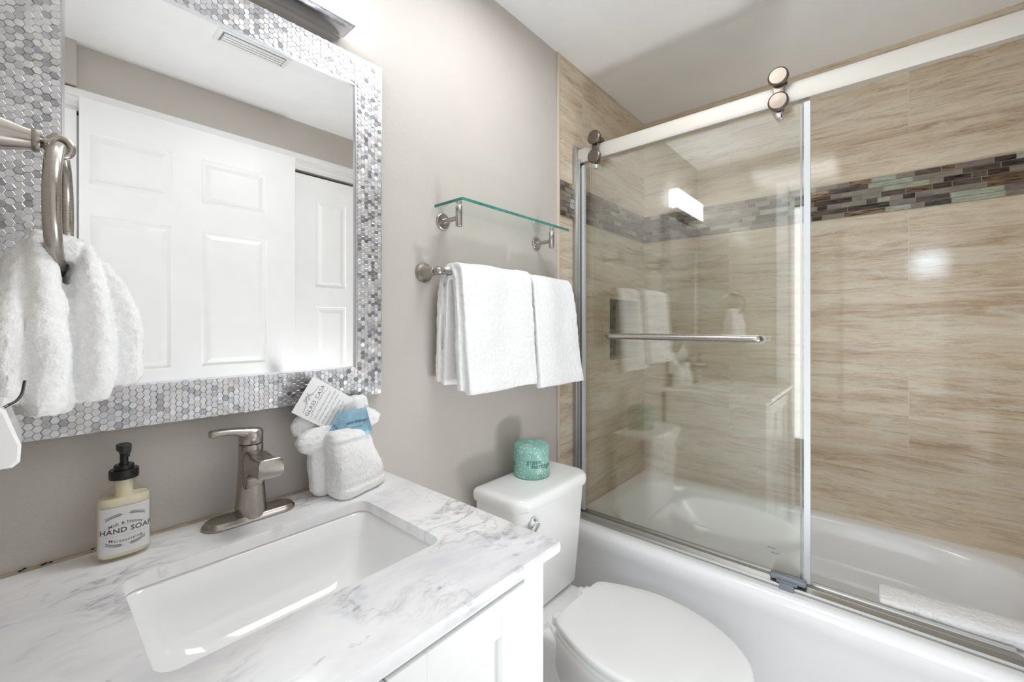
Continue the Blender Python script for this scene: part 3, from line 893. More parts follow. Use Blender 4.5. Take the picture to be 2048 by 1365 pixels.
# ------------------------------------------------------------------ wash cloths folded into a pouch, card and sachets
def blob(bm, path, n=20, e=2.4):
    """loft of tilted superellipse sections: path items (x, y, z, half_x, half_y, yaw)"""
    rings = []
    for (x, y, z, a, b, yaw) in path:
        r = []
        for i in range(n):
            t = 2 * pi * i / n; c_, s_ = cos(t), sin(t)
            px = a * math.copysign(abs(c_) ** (2 / e), c_); py = b * math.copysign(abs(s_) ** (2 / e), s_)
            r.append(Vector((x + px * cos(yaw) - py * sin(yaw), y + px * sin(yaw) + py * cos(yaw), z)))
        rings.append(r)
    loft(bm, rings); return bm
bm = BM()
yw = radians(16)
# front pocket, wide and leaning left at the top
blob(bm, [(.485, -.079, .871, .060, .024, yw), (.484, -.080, .878, .066, .031, yw), (.480, -.080, .905, .065, .035, yw), (.474, -.078, .935, .060, .034, yw), (.469, -.075, .960, .056, .030, yw), (.465, -.073, .985, .053, .024, yw), (.463, -.073, 1.002, .051, .018, yw), (.463, -.073, 1.008, .046, .010, yw)], n=28, e=3.4)
blob(bm, [(.485, -.0805, .871, .061, .027, yw), (.484, -.0815, .876, .0675, .0345, yw), (.4825, -.0815, .889, .0675, .0365, yw), (.482, -.081, .892, .064, .033, yw)], n=28, e=3.4)
blob(bm, [(.465, -.076, .988, .050, .024, yw), (.464, -.0765, .991, .0545, .0255, yw), (.463, -.0755, 1.004, .053, .0205, yw), (.463, -.074, 1.010, .048, .012, yw)], n=28, e=3.2)
# hanging folds at the left and rear
blob(bm, [(.425, -.052, .872, .024, .016, yw), (.422, -.050, .885, .032, .020, yw), (.420, -.048, .93, .032, .020, yw), (.415, -.048, .97, .030, .018, yw), (.412, -.048, .99, .020, .010, yw)])
blob(bm, [(.452, -.062, .872, .02, .022, yw), (.450, -.062, .90, .024, .026, yw), (.446, -.060, .95, .026, .024, yw), (.440, -.055, .99, .02, .014, yw)])
# flared collar folds, left side in two tiers
blob(bm, [(.400, -.055, .962, .016, .008, .2), (.392, -.062, .975, .026, .014, .2), (.392, -.062, .992, .036, .018, .2), (.402, -.060, 1.006, .040, .016, .2), (.420, -.058, 1.016, .036, .010, .2), (.430, -.056, 1.020, .02, .005, .2)])
blob(bm, [(.398, -.040, .990, .014, .006, .1), (.388, -.042, 1.005, .028, .010, .1), (.388, -.042, 1.025, .034, .011, .1), (.396, -.040, 1.042, .030, .010, .1), (.402, -.040, 1.052, .018, .006, .1)])
# rear panel showing at the upper right
blob(bm, [(.470, -.030, .95, .055, .010, .1), (.478, -.030, 1.00, .062, .011, .1), (.490, -.032, 1.035, .052, .011, .1), (.500, -.034, 1.062, .034, .009, .1), (.503, -.034, 1.069, .022, .006, .1)])
blob(bm, [(.520, -.048, .995, .010, .008, .2), (.528, -.052, 1.005, .022, .013, .2), (.530, -.052, 1.020, .027, .015, .2), (.524, -.050, 1.034, .018, .010, .2), (.518, -.048, 1.042, .010, .006, .2)])
wc = voxel('washcloth_bundle', bm, 0.0018, M['terry'], smooth=3, amp=0.0012, freq=130, amp2=0.0006, freq2=330, big=0.0038, bfreq=26, origin=(0.46, -0.06, 0.87))
tag(wc, 'white terry washcloths folded into a pouch on the marble top, holding a card', 'washcloth')

def flat_card(p0, ux, uy, w, h):
    """p0 lower-left corner, ux / uy unit vectors"""
    ux = Vector(ux).normalized(); uy = Vector(uy); uy = (uy - ux * uy.dot(ux)).normalized(); nz = ux.cross(uy)
    return lambda x, y, hh=0.0: Vector(p0) + ux * x + uy * y + nz * hh
# card: lies leaning on the cloth, its long side running down to the right
cf = flat_card((0.3505, -0.0600, 1.0600), (0.395, 0.02, 0.735), (-0.70, 0.02, 0.42), .08, .13)
def quad_plate(bm, f, x0, x1, y0, y1, t, bev=0):
    P8 = [f(x, y, h) for h in (0, t) for x, y in ((x0, y0), (x1, y0), (x1, y1), (x0, y1))]
    vs = [bm.verts.new(p) for p in P8]
    for q in ((4, 5, 6, 7), (0, 1, 5, 4), (1, 2, 6, 5), (2, 3, 7, 6), (3, 0, 4, 7), (3, 2, 1, 0)): bm.faces.new([vs[i] for i in q])
    return fixn(bm)
# axes: x along the reading direction (up the short side), y = up of the text (towards upper left)
card_o = Vector((0.3500, -0.0640, 1.0580))
ux = Vector((0.052, 0.004, 0.079)).normalized(); uy = Vector((-0.079, 0.0, 0.052)).normalized()
CW, CH = 0.082, 0.135
cp = lambda x, y, h=0.0: card_o + ux * x - uy * (-y) + ux.cross(uy) * h
bm = BM(); quad_plate(bm, cp, 0, CW, -CH, 0, 0.0004)
card = tag(obj('information_card', bm, M['card'], smooth=False, origin=tuple(card_o)), 'white printed card with a house logo standing in the washcloth pouch', 'card')
def oncard(dx, dy): return lambda x, y, h: cp(x + dx, y + dy, 0.0006)
text('lettering', 'GLASS CASA', 0.0115, M['ink'], card, oncard(CW / 2, -.034), spacing=1.1)
text('lettering', 'VACATION RENTALS', 0.0045, M['ink'], card, oncard(CW / 2, -.0395), spacing=1.3)
for i, s in enumerate(('Glass Casa has provided', 'makeup wipes, we ask that', 'you do not use the white', 'linens for this purpose.', 'Enjoy your stay. Thank', 'you for being a guest.')):
    text('lettering', s, 0.0066, M['inkl'], card, oncard(.006, -.052 - i * .0095), align='LEFT', shear=0.25)
bm = BM()
def card_line(bm, pts, w):
    for (a, b) in zip(pts, pts[1:]):
        d = Vector((b[0] - a[0], b[1] - a[1])).normalized(); nn = Vector((-d.y, d.x)) * w
        bm.faces.new([bm.verts.new(cp(q[0], q[1], .0006)) for q in ((a[0] - nn.x, a[1] - nn.y), (b[0] - nn.x, b[1] - nn.y), (b[0] + nn.x, b[1] + nn.y), (a[0] + nn.x, a[1] + nn.y))])
card_line(bm, [(.008, -.022), (.022, -.020), (.038, -.009), (.054, -.020), (.070, -.022)], .0004)
card_line(bm, [(.026, -.020), (.038, -.0115), (.050, -.020)], .0005)
card_line(bm, [(.030, -.013), (.030, -.0095), (.033, -.0095)], .0005); card_line(bm, [(.045, -.0075), (.045, -.012)], .0005)
card_line(bm, [(.036, -.016), (.040, -.016), (.040, -.019), (.036, -.019), (.036, -.016)], .0004)
card_line(bm, [(.006, -.041), (.016, -.041)], .0003); card_line(bm, [(.066, -.041), (.076, -.041)], .0003)
obj('house_logo', bm, M['ink'], card, smooth=False)

def sachet(origin, ux, uy, w, h, label, name='sachet'):
    ux = Vector(ux).normalized(); uy = Vector(uy).normalized(); nz = ux.cross(uy).normalized()
    f = lambda x, y, hh=0.0: Vector(origin) + ux * x + uy * y + nz * hh
    bm = BM(); n = 16; top = []; bot = []
    for j in range(n + 1):
        ra, rb = [], []
        for i in range(n + 1):
            x, y = w * i / n, h * j / n
            e = min(i, n - i) / 3.0; g_ = min(j, n - j) / 3.0
            p = min(1, e) * min(1, g_) * 0.0022 * (0.8 + 0.5 * noise.noise(Vector((x * 80, y * 80, origin[0] * 50))))
            zig = 0.0006 * (1 if i % 2 else -1) if j in (0, n) else 0
            ra.append(bm.verts.new(f(x, y + zig, p + .0003))); rb.append(bm.verts.new(f(x, y + zig, -p * .5)))
        top.append(ra); bot.append(rb)
    for j in range(n):
        for i in range(n):
            bm.faces.new((top[j][i], top[j][i + 1], top[j + 1][i + 1], top[j + 1][i]))
            bm.faces.new((bot[j][i], bot[j + 1][i], bot[j + 1][i + 1], bot[j][i + 1]))
    for i in range(n):
        bm.faces.new((top[0][i], bot[0][i], bot[0][i + 1], top[0][i + 1])); bm.faces.new((top[n][i], top[n][i + 1], bot[n][i + 1], bot[n][i]))
        bm.faces.new((top[i][0], top[i + 1][0], bot[i + 1][0], bot[i][0])); bm.faces.new((top[i][n], bot[i][n], bot[i + 1][n], top[i + 1][n]))
    fixn(bm)
    s = tag(obj(name, bm, M['sachet'], origin=tuple(origin)), label, 'sachet', 'blue sachets in the washcloth pouch')
    text('lettering', 'skin therapy', 0.0098, M['inkb'], s, lambda x, y, hh: f(x + w * .55, y + h * .52, 0.0032), shear=0.45, align='CENTER')
    text('lettering', 'cleansing towelette', 0.0032, M['inkb'], s, lambda x, y, hh: f(x + w * .5, y + h * .36, 0.0032))
    return s
sachet((0.4500, -0.0860, 0.986), (0.082, -0.010, 0.0065), (-0.012, 0.010, 0.060), 0.064, 0.060, 'blue foil sachet reading skin therapy, standing upright in the pouch')
sachet((0.4120, -0.0860, 1.004), (0.06, -0.008, -0.062), (0.045, 0.014, 0.060), 0.04, 0.040, 'second blue sachet, mostly hidden, tilted in front of the card')

# ------------------------------------------------------------------ towel ring and hand towel
RC = Vector((0.027, -0.235, 1.366)); RR = 0.069; YAW = radians(7)
tr = thing('towel_ring', 'brushed nickel towel ring on a flared wall post at the left edge', 'towel ring', (XL, -0.235, 1.44))
bm = BM()
lathe(bm, [(0, 0), (.027, 0), (.028, .002), (.027, .006), (.0215, .010), (.0190, .018), (.0160, .030), (.0128, .040), (.0115, .046), (.0128, .0475), (.0132, .050), (.0125, .0525), (.0085, .0535), (.0055, .056), (.0055, .060), (0, .061)], (XL, -0.235, 1.4405), 'x', 48)
obj('wall_post', bm, M['nickel'], tr)
bm = BM()
ec = Vector((RC.x, -0.235, 1.4385))
tube(bm, [ec + Vector((cos(a) * .0095, 0, sin(a) * .0105)) for a in [2 * pi * i / 40 for i in range(40)]], .0042, 14, closed=True)
obj('eyelet', bm, M['nickel'], tr)
bm = BM()
pts = []
for i in range(96):
    a = 2 * pi * i / 96; yy = RR * cos(a)
    pts.append(RC + Vector((yy * sin(YAW), yy * cos(YAW), RR * sin(a))))
tube(bm, pts, .0072, 20, closed=True)
obj('ring', bm, M['nickel'], tr)

bm = BM()
def fold(xs, ys, a, b, yaw, ztop, zbot, top_xy, e=2.2):
    p = []
    for i in range(15):
        s = i / 14; z = ztop + (zbot - ztop) * s
        k = min(1, (s / 0.55)) ** 0.8
        x = top_xy[0] + (xs - top_xy[0]) * k; y = top_xy[1] + (ys - top_xy[1]) * k
        w = 0.50 + 0.50 * k
        if s < 0.04: w *= 0.5
        if s > 0.97: w *= 0.80
        p.append((x, y, z, a * w, b * (0.5 + 0.5 * k) * (0.45 if s < .04 else 1) * (0.8 if s > .97 else 1), yaw))
    blob(bm, p, e=e)
fold(-.016, -.262, .017, .040, .15, 1.322, 1.152, (.000, -.245))
fold(.018, -.270, .0185, .034, -.1, 1.336, 1.137, (.010, -.262))
fold(.050, -.262, .0170, .036, .25, 1.332, 1.147, (.043, -.245))
fold(.072, -.240, .0185, .040, .5, 1.318, 1.160, (.050, -.235))
fold(-.010, -.225, .018, .030, 0, 1.318, 1.150, (.005, -.225))
fold(.050, -.215, .020, .030, 0, 1.318, 1.155, (.042, -.222))
# saddle that passes over the lower arc of the ring
blob(bm, [(.026, -.236, 1.304, .030, .030, 0), (.026, -.236, 1.312, .034, .036, 0), (.026, -.236, 1.328, .028, .030, 0), (.026, -.236, 1.334, .014, .015, 0)])
ht = voxel('hand_towel', bm, 0.0022, M['terry'], smooth=2, amp=0.0015, freq=160, big=0.004, bfreq=28, origin=(0.026, -0.235, 1.3), amp2=0.0007, freq2=420)
tag(ht, 'white terry hand towel bunched through the towel ring at the left edge', 'towel')

# ------------------------------------------------------------------ white box on the left wall
wb = thing('wall_box', 'small white box with a black cord mounted on the left wall under the hand towel', 'wall box', (XL, -0.35, 1.118))
bm = BM()
def wbr(y, g): return [Vector((XL, y, 1.112 + g)), Vector((-.0065 - g, y, 1.112 + g)), Vector((-.0022 - g, y, 1.116 + g)), Vector((-.0015 - g, y, 1.130)), Vector((-.0100 - g, y, 1.161 - g)), Vector((-.0125 - g, y, 1.1635 - g)), Vector((XL, y, 1.1635 - g))]
loft(bm, [wbr(-.400, .002), wbr(-.398, 0), wbr(-.315, 0), wbr(-.312, .002)]); fixn(bm)
obj('housing', bm, M['plastic'], wb, angle=25)
bm = BM(); tube(bm, smoothed([(-.0125, -.388, 1.1615), (-.0085, -.384, 1.1640), (-.0050, -.376, 1.1650), (-.0015, -.366, 1.169), (-.0004, -.356, 1.174), (.0004, -.346, 1.180)], 3), .0012, 8)
obj('cord', bm, M['black'], wb)

# ------------------------------------------------------------------ glass shelf
gs = thing('glass_shelf', 'narrow clear glass shelf on two round nickel brackets above the towel bar', 'shelf', (1.01, 0, 1.53))
bm = BM(); k = 6
ring = lambda z, g: rrect(.757 + g, 1.267 - g, -.120 + g, -.004, z, [.001, .001, .008, .008], k)
vr = loft(bm, [ring(1.5620, .0006), ring(1.5628, 0), ring(1.5695, 0), ring(1.5702, .0006)])
fixn(bm); bm.faces.ensure_lookup_table()
for f in bm.faces: f.material_index = 1 if (f.normal.y < -0.3 or f.normal.x < -0.3) and abs(f.normal.z) < 0.9 else 0
obj('glass_panel', bm, [M['shelfglass'], M['gedge']], gs, smooth=False)
for x in (.790, 1.227):
    bm = BM()
    lathe(bm, [(0, 0), (.0235, 0), (.0235, -.004), (.0215, -.0055), (.009, -.0058), (.0068, -.0065), (.0068, -.062), (0, -.062)], (x, 0, 1.529), 'y', 40)
    lathe(bm, [(0, 0), (.0088, 0), (.0095, .001), (.0095, .0555), (.0088, .0565), (0, .0565)], (x, -.070, 1.505), 'z', 32)
    obj('bracket', bm, M['nickel2'], gs)
    bm = BM(); lathe(bm, [(0, 0), (.0082, 0), (.0082, .004), (0, .004)], (x, -.070, 1.5704), 'z', 24)
    obj('shelf_clamp_cap', bm, M['nickel2'], gs)

# ------------------------------------------------------------------ towel bar and its towels
tb = thing('towel_bar', 'brushed nickel towel bar on flared posts under the glass shelf', 'towel bar', (1.02, 0, 1.375))
for x in (.722, 1.325):
    bm = BM()
    lathe(bm, [(0, 0), (.027, 0), (.0275, -.003), (.026, -.007), (.0215, -.011), (.0190, -.016), (.0145, -.030), (.0118, -.043), (.0115, -.048), (.0095, -.050), (.0085, -.053)], (x, 0, 1.376), 'y', 40)
    lathe(bm, [(0, .0128), (.006, .0113), (.0105, .0072), (.0126, 0), (.0105, -.0072), (.006, -.0113), (0, -.0128)], (x, -.064, 1.376), 'y', 32)
    obj('post', bm, M['nickel'], tb)
bm = BM()
lathe(bm, [(0, .008), (.0065, .008), (.0085, .018), (.0062, .024), (.0070, .034), (.0080, .040), (.0080, .563), (.0070, .570), (.0085, .585), (.0065, .595), (0, .595)], (.722, -.064, 1.376), 'x', 32)
obj('bar', bm, M['nickel'], tb)

def drape(bm, outer, thick, x0f, x1f, nx=14):
    """slab of cloth following the (y, z) polyline, from x0f(s) to x1f(s) with s the length fraction"""
    pts = smoothed([(0, y, z) for y, z in outer], 2)
    n = len(pts); L = []; R = []
    for i, p in enumerate(pts):
        t = (pts[min(i + 1, n - 1)] - pts[max(i - 1, 0)]).normalized(); nn = Vector((0, -t.z, t.y))
        L.append(p + nn * thick / 2); R.append(p - nn * thick / 2)
    loop_s = [(q, i / (n - 1)) for i, q in enumerate(L)] + [(q, 1 - i / (n - 1)) for i, q in enumerate(reversed(R))]
    rings = []
    for k in range(nx + 1):
        f = k / nx
        rr = []
        for q, s in loop_s:
            x = x0f(s) + (x1f(s) - x0f(s)) * f
            yoff = 0.0025 * sin(f * 9 + s * 3)
            rr.append(Vector((x, q.y + yoff, q.z)))
        rings.append(rr)
    loft(bm, rings)
lin = lambda a, b: (lambda s: a + (b - a) * s)
# first towel
bm = BM()
front = [(-.064, 1.392), (-.088, 1.394), (-.096, 1.372), (-.101, 1.30), (-.108, 1.20), (-.116, 1.11), (-.122, 1.045)]
drape(bm, [(-.03, 1.375), (-.045, 1.393)] + front[:1] + front[1:], .023, lambda s: .768 if s < .2 else .768 + .010 * (s - .2), lin(1.069, 1.064))
drape(bm, [(-.06, 1.388), (-.078, 1.37), (-.086, 1.30), (-.094, 1.18), (-.100, 1.055)], .018, lin(.764, .762), lin(1.060, 1.055))
drape(bm, [(-.055, 1.388), (-.040, 1.378), (-.034, 1.34), (-.032, 1.25), (-.030, 1.15), (-.028, 1.072)], .016, lin(.757, .741), lin(1.055, 1.050))
drape(bm, [(-.058, 1.37), (-.054, 1.32), (-.054, 1.22), (-.052, 1.13), (-.050, 1.066)], .014, lin(.757, .748), lin(1.055, 1.050))
t1 = voxel('bath_towel', bm, 0.0034, M['terry'], smooth=4, amp=0.0013, freq=90, big=0.006, bfreq=9, origin=(0.91, -0.07, 1.376))
tag(t1, 'white bath towel folded over the left half of the towel bar, nearer the mirror', 'towel', 'bath towels on the bar')
bm = BM()
drape(bm, [(-.03, 1.372), (-.045, 1.386), (-.064, 1.388), (-.085, 1.389), (-.094, 1.366), (-.101, 1.29), (-.110, 1.18), (-.118, 1.09), (-.124, 1.030)], .022, lambda s: 1.075 + .012 * sin(s * 2.4), lambda s: 1.290 + .045 * s)
drape(bm, [(-.06, 1.384), (-.078, 1.37), (-.087, 1.30), (-.096, 1.18), (-.104, 1.045)], .018, lin(1.085, 1.10), lambda s: 1.288 + .040 * s)
drape(bm, [(-.055, 1.382), (-.040, 1.372), (-.034, 1.34), (-.032, 1.25), (-.030, 1.15), (-.028, 1.085)], .016, lin(1.078, 1.080), lin(1.285, 1.300))
t2 = voxel('bath_towel', bm, 0.0034, M['terry'], smooth=4, amp=0.0013, freq=90, big=0.006, bfreq=9, origin=(1.2, -0.07, 1.376))
tag(t2, 'white bath towel folded over the right half of the towel bar, nearer the shower', 'towel', 'bath towels on the bar')

# ------------------------------------------------------------------ toilet
TX = 1.06
to = thing('toilet', 'white two-piece toilet with closed lid between the vanity and the bathtub', 'toilet', (TX, -0.35, 0))
def tank_ring(hw, yf, z, g=0.0, yb=-.030, r=.035, bow=.008, k=8):
    pts = rrect(TX - hw + g, TX + hw - g, yf + g, yb - (g if g else 0), z, [.012, .012, r, r], k)
    for p in pts:
        if p.y < (yf + yb) / 2: p.y -= bow * max(0.0, 1 - ((p.x - TX) / hw) ** 2)
    return pts
bm = BM()
loft(bm, [tank_ring(.150, -.188, .388, .012), tank_ring(.150, -.190, .392, .004), tank_ring(.152, -.192, .402), tank_ring(.166, -.203, .60), tank_ring(.171, -.208, .690), tank_ring(.171, -.208, .712)])
fixn(bm); obj('tank', bm, M['porc'], to, angle=60)
bm = BM()
loft(bm, [tank_ring(.174, -.212, .7122, .004, r=.045), tank_ring(.1815, -.218, .7135, r=.05), tank_ring(.1840, -.221, .722, r=.05), tank_ring(.1840, -.221, .733, r=.05), tank_ring(.1835, -.2205, .741, .001, r=.05), tank_ring(.182, -.219, .7465, .004, r=.048), tank_ring(.180, -.217, .7495, .011, r=.045), tank_ring(.180, -.217, .7505, .022, r=.04)])
fixn(bm); obj('tank_lid', bm, M['porc'], to, angle=60)
bm = BM(); hx, hy, hz = TX - .118, -.211, .672
lathe(bm, [(0, 0), (.0190, 0), (.0195, -.003), (.0165, -.008), (.010, -.011), (.0085, -.017), (0, -.018)], (hx, hy, hz), 'y', 32)
hp = smoothed([(hx + .002, hy - .013, hz + .002), (hx - .010, hy - .018, hz - .002), (hx - .026, hy - .020, hz - .010), (hx - .048, hy - .020, hz - .016)], 2)
tube(bm, hp, [.0092 - .0022 * sin(pi * i / (len(hp) - 1)) for i in range(len(hp))], 14)
obj('flush_handle', bm, M['chrome'], to, angle=60)
def egg(z, s=1.0, dy=0.0, hw=.178, yb=-.285, ym=-.47, yf=-.738, hb=.118, rc=.012, n=22):
    P_ = []
    hw *= s; hb *= s
    for i in range(n + 1):   # right side, front to widest
        a = -pi / 2 + (pi / 2) * i / n
        P_.append(Vector((TX + hw * cos(a), ym + dy + (ym - yf) * s * sin(a), z)))
    for i in range(1, 9):
        t = i / 8; P_.append(Vector((TX + hw - (hw - hb) * t ** 1.7, ym + dy + (yb - ym) * t * (1 if t < 1 else .985), z)))
    P_.append(Vector((TX + hb - rc, yb + dy, z)))
    L_ = [Vector((2 * TX - p.x, p.y, p.z)) for p in reversed(P_[1:])]
    return P_ + L_
bm = BM()
loft(bm, [egg(.4165, .975), egg(.4185, .995), egg(.426, 1.0), egg(.4325, .992), egg(.4350, .975), egg(.4362, .94), egg(.4375, .80), egg(.4383, .5)]); fixn(bm)
obj('lid', bm, M['plastic'], to, angle=50)
bm = BM(); loft(bm, [egg(.3985, .96), egg(.4000, .985), egg(.4080, .99), egg(.4120, .98), egg(.4135, .965)]); fixn(bm)
obj('seat', bm, M['plastic'], to, angle=50)
for s in (-1, 1):
    bm = BM(); bx(bm, TX + s * .075 - .018, TX + s * .075 + .018, -.284, -.256, .399, .422, bev=.007, seg=3); obj('hinge_cap', bm, M['plastic'], to)
bm = BM()
def bowl(z, s, yb=-.25, ym=-.46, yf=-.725, hb=.10): return egg(z, s, yb=yb, ym=ym, yf=ym + (yf - ym), hb=hb)
loft(bm, [bowl(.0, .62, yb=-.16, ym=-.40, yf=-.62), bowl(.02, .62, yb=-.16, ym=-.40, yf=-.62), bowl(.08, .56, yb=-.17, ym=-.40, yf=-.60), bowl(.18, .56, yb=-.18, ym=-.41, yf=-.62), bowl(.25, .66, yb=-.20, ym=-.43, yf=-.66), bowl(.31, .82, yb=-.22, ym=-.45, yf=-.70), bowl(.355, .93, yb=-.24), bowl(.380, .965), bowl(.392, .965), bowl(.3965, .95)]); fixn(bm)
obj('bowl', bm, M['porc'], to, angle=60)
bm = BM()
dk = lambda hw, z, g=0, y0=-.31: rrect(TX - hw + g, TX + hw - g, y0, -.035 - g, z, .03, 6)
loft(bm, [dk(.10, 0.0), dk(.095, .05), dk(.09, .2), dk(.105, .30), dk(.118, .345), dk(.122, .372), dk(.120, .383, .002), dk(.118, .3865, .008)]); fixn(bm)
obj('rear_deck', bm, M['porc'], to, angle=60)
for s in (-1, 1):
    bm = BM(); lathe(bm, [(.014, 0), (.0135, .008), (.009, .014), (0, .016)], (TX + s * .10, -.235, .384), 'z', 24); obj('bolt_cap', bm, M['porc'], to)

# ------------------------------------------------------------------ toilet roll
RX, RY, RZ = 1.075, -.100, .7508
rl = thing('toilet_roll', 'toilet roll in green dotted wrapper reading green heritage on the tank lid', 'toilet roll', (RX, RY, RZ))
bm = BM(); n = 72; Rr = .0575; Hh = .103
prof = [(0.010, .004), (.045, .001), (.053, .0), (.0565, .003), (.0575, .008), (.0575, .02), (.0575, .04), (.0575, .06), (.0575, .08), (.0573, .093), (.0555, .0995), (.050, .1025), (.040, .1030), (.028, .1015), (.020, .0985), (.012, .093), (.004, .085)]
rings = []
for r, h in prof:
    ring = []
    for i in range(n):
        a = 2 * pi * i / n
        w = 0.0011 * noise.noise(Vector((cos(a) * 3, sin(a) * 3, h * 30)))
        cr = (0.0017 * sin(a * 11 + 2 * sin(a * 3)) * max(0, 1 - r / .055)) if h > .095 and r < .054 else 0
        ring.append(Vector((RX + (r + w) * cos(a), RY + (r + w) * sin(a), RZ + h + (cr if h > .09 else 0))))
    rings.append(ring)
loft(bm, rings); fixn(bm); wr = obj('wrapper', bm, M['wrap'], rl, angle=70)
FA = math.atan2(-.953 - RY, 0 - RX)
def onroll(da, z, r=Rr):
    return lambda x, y, h: Vector((RX + (r + .0009) * cos(FA + da + x / r), RY + (r + .0009) * sin(FA + da + x / r), RZ + z + y))
for da in (0.0, -2.35):
    text('lettering', 'green', 0.0215, M['inkg'], wr, onroll(-.28 + da, .050), align='LEFT')
    text('lettering', 'heritage', 0.0215, M['inkg2'], wr, onroll(.0 + da, .0365), align='LEFT')
bm = BM()
q = flat_card((RX - .030, RY - .006, RZ + .098), (.025, -.018, -.004), (.010, .012, .010), 1, 1)
quad_plate(bm, q, -.012, .018, 0, .0065, .0006); obj('tissue_tail', bm, M['tissue'], rl)

# ------------------------------------------------------------------ bathtub
TX0, TY0, TY1, TR = 1.402, YF + 0.002, -0.006, 0.4655
tub = thing('bathtub', 'white alcove bathtub behind the sliding glass door', 'bathtub', (1.777, -.68, 0))
tx1 = XT - 0.001
def trr(x0, x1, y0, y1, z, r): return rrect(x0, x1, y0, y1, z, r, 14)
def oval(x0, x1, y0, y1, z, e=3.2, n=60):
    pts = trr(x0, x1, y0, y1, z, 0.0)
    cx_, cy_ = (x0 + x1) / 2, (y0 + y1) / 2; a, b = (x1 - x0) / 2, (y1 - y0) / 2
    out = []
    for i in range(n):
        t = pi / 4 + 2 * pi * i / n   # placeholder, replaced below
    return None
N4 = 60
def ringrect(x0, x1, y0, y1, z, e):
    """N4*? points at equal direction parameters so that rectangle and oval match up"""
    cx_, cy_ = (x0 + x1) / 2, (y0 + y1) / 2; a, b = (x1 - x0) / 2, (y1 - y0) / 2
    out = []
    n = 128
    for i in range(n):
        t = 2 * pi * (i + 0.0) / n; c_, s_ = cos(t), sin(t)
        # square direction parametrisation
        m = max(abs(c_), abs(s_)); sx, sy = c_ / m, s_ / m
        k = (abs(sx) ** e + abs(sy) ** e) ** (-1 / e) if e < 60 else 1.0
        out.append(Vector((cx_ + a * sx * k, cy_ + b * sy * k, z)))
    return out
bm = BM(); R1 = .030
rings = [ringrect(TX0 + .012, tx1, TY0, TY1, 0.0, 99), ringrect(TX0 + .012, tx1, TY0, TY1, .05, 99), ringrect(TX0 + .010, tx1, TY0, TY1, .36, 99), ringrect(TX0 + .004, tx1, TY0, TY1, .395, 99), ringrect(TX0, tx1, TY0, TY1, .412, 99)]
for i in range(1, 9):
    a = pi / 2 * i / 8
    rings.append(ringrect(TX0 + R1 * (1 - cos(a)), tx1, TY0, TY1, TR - R1 - .002 + (R1 + .002) * sin(a), 99))
bx0, bx1, by0, by1 = 1.530, 2.100, TY0 + .085, TY1 - .075
rings += [ringrect(TX0 + .06, tx1 - .01, TY0 + .01, TY1 - .01, TR, 99)]
rings += [ringrect(bx0 - .012, bx1 + .012, by0 - .014, by1 + .014, TR, 5.5), ringrect(bx0 - .004, bx1 + .004, by0 - .004, by1 + .006, TR - .003, 5), ringrect(bx0 + .004, bx1 - .004, by0 + .004, by1 - .006, TR - .012, 4.6)]
rings += [ringrect(bx0 + .018, bx1 - .016, by0 + .02, by1 - .040, TR - .07, 4.2), ringrect(bx0 + .030, bx1 - .028, by0 + .03, by1 - .085, TR - .145, 3.9), ringrect(bx0 + .036, bx1 - .034, by0 + .035, by1 - .105, TR - .165, 3.8), ringrect(bx0 + .060, bx1 - .058, by0 + .045, by1 - .135, TR - .185, 3.7), ringrect(bx0 + .075, bx1 - .073, by0 + .055, by1 - .17, TR - .25, 3.6), ringrect(bx0 + .09, bx1 - .088, by0 + .07, by1 - .21, TR - .315, 3.5), ringrect(bx0 + .12, bx1 - .115, by0 + .1, by1 - .25, TR - .345, 3.3), ringrect(bx0 + .17, bx1 - .17, by0 + .17, by1 - .34, TR - .352, 3)]
loft(bm, rings); fixn(bm)
obj('tub_shell', bm, M['tubm'], tub, angle=55)

# ------------------------------------------------------------------ shower door: header rail, jamb, bottom track
XG = 1.490
sf = thing('shower_door_frame', 'satin metal header rail, wall jamb and bottom track of the tub door', 'shower frame', (XG, -.6, TR))
bm = BM()
prof = [(-.010, .000), (-.012, .004), (-.013, .012), (-.013, .042), (-.012, .050), (-.010, .0545), (.010, .0545), (.012, .05), (.012, .004), (.010, 0)]
loft(bm, [[Vector((XG + a, y, 1.889 + b)) for a, b in prof] for y in (-.0215, YF + .001)]); fixn(bm)
obj('header_rail', bm, M['rail'], sf, angle=30)
bm = BM(); bx(bm, 1.464, 1.512, -.0215, -.0045, TR + .017, 1.955, bev=.002); bx(bm, 1.470, 1.476, -.034, -.0215, TR + .017, 1.90, bev=.001); bx(bm, 1.502, 1.508, -.034, -.0215, TR + .017, 1.90, bev=.001)
obj('wall_jamb', bm, M['track'], sf)
bm = BM()
pr = [(1.448, .0005), (1.446, .006), (1.450, .011), (1.466, .015), (1.470, .0175), (1.473, .0175), (1.4745, .012), (1.4765, .010), (1.503, .010), (1.506, .013), (1.507, .0175), (1.511, .0175), (1.512, .0005)]
def tkr(y, dy=0): return [Vector((x, y + (x - 1.446) * dy, TR + z)) for x, z in pr]
loft(bm, [tkr(-.0045), tkr(-1.232, .75)]); fixn(bm)
obj('bottom_track', bm, M['track'], sf, angle=25)
bm = BM(); bx(bm, 1.446, 1.4695, -.770, -.718, TR + .0155, TR + .022, bev=.002); bx(bm, 1.4405, 1.4485, -.762, -.726, TR - .004, TR + .018, bev=.002)
bx(bm, 1.452, 1.476, -.790, -.700, TR + .018, TR + .034, bev=.005, seg=3)
obj('panel_guide', bm, M['grey'], sf)

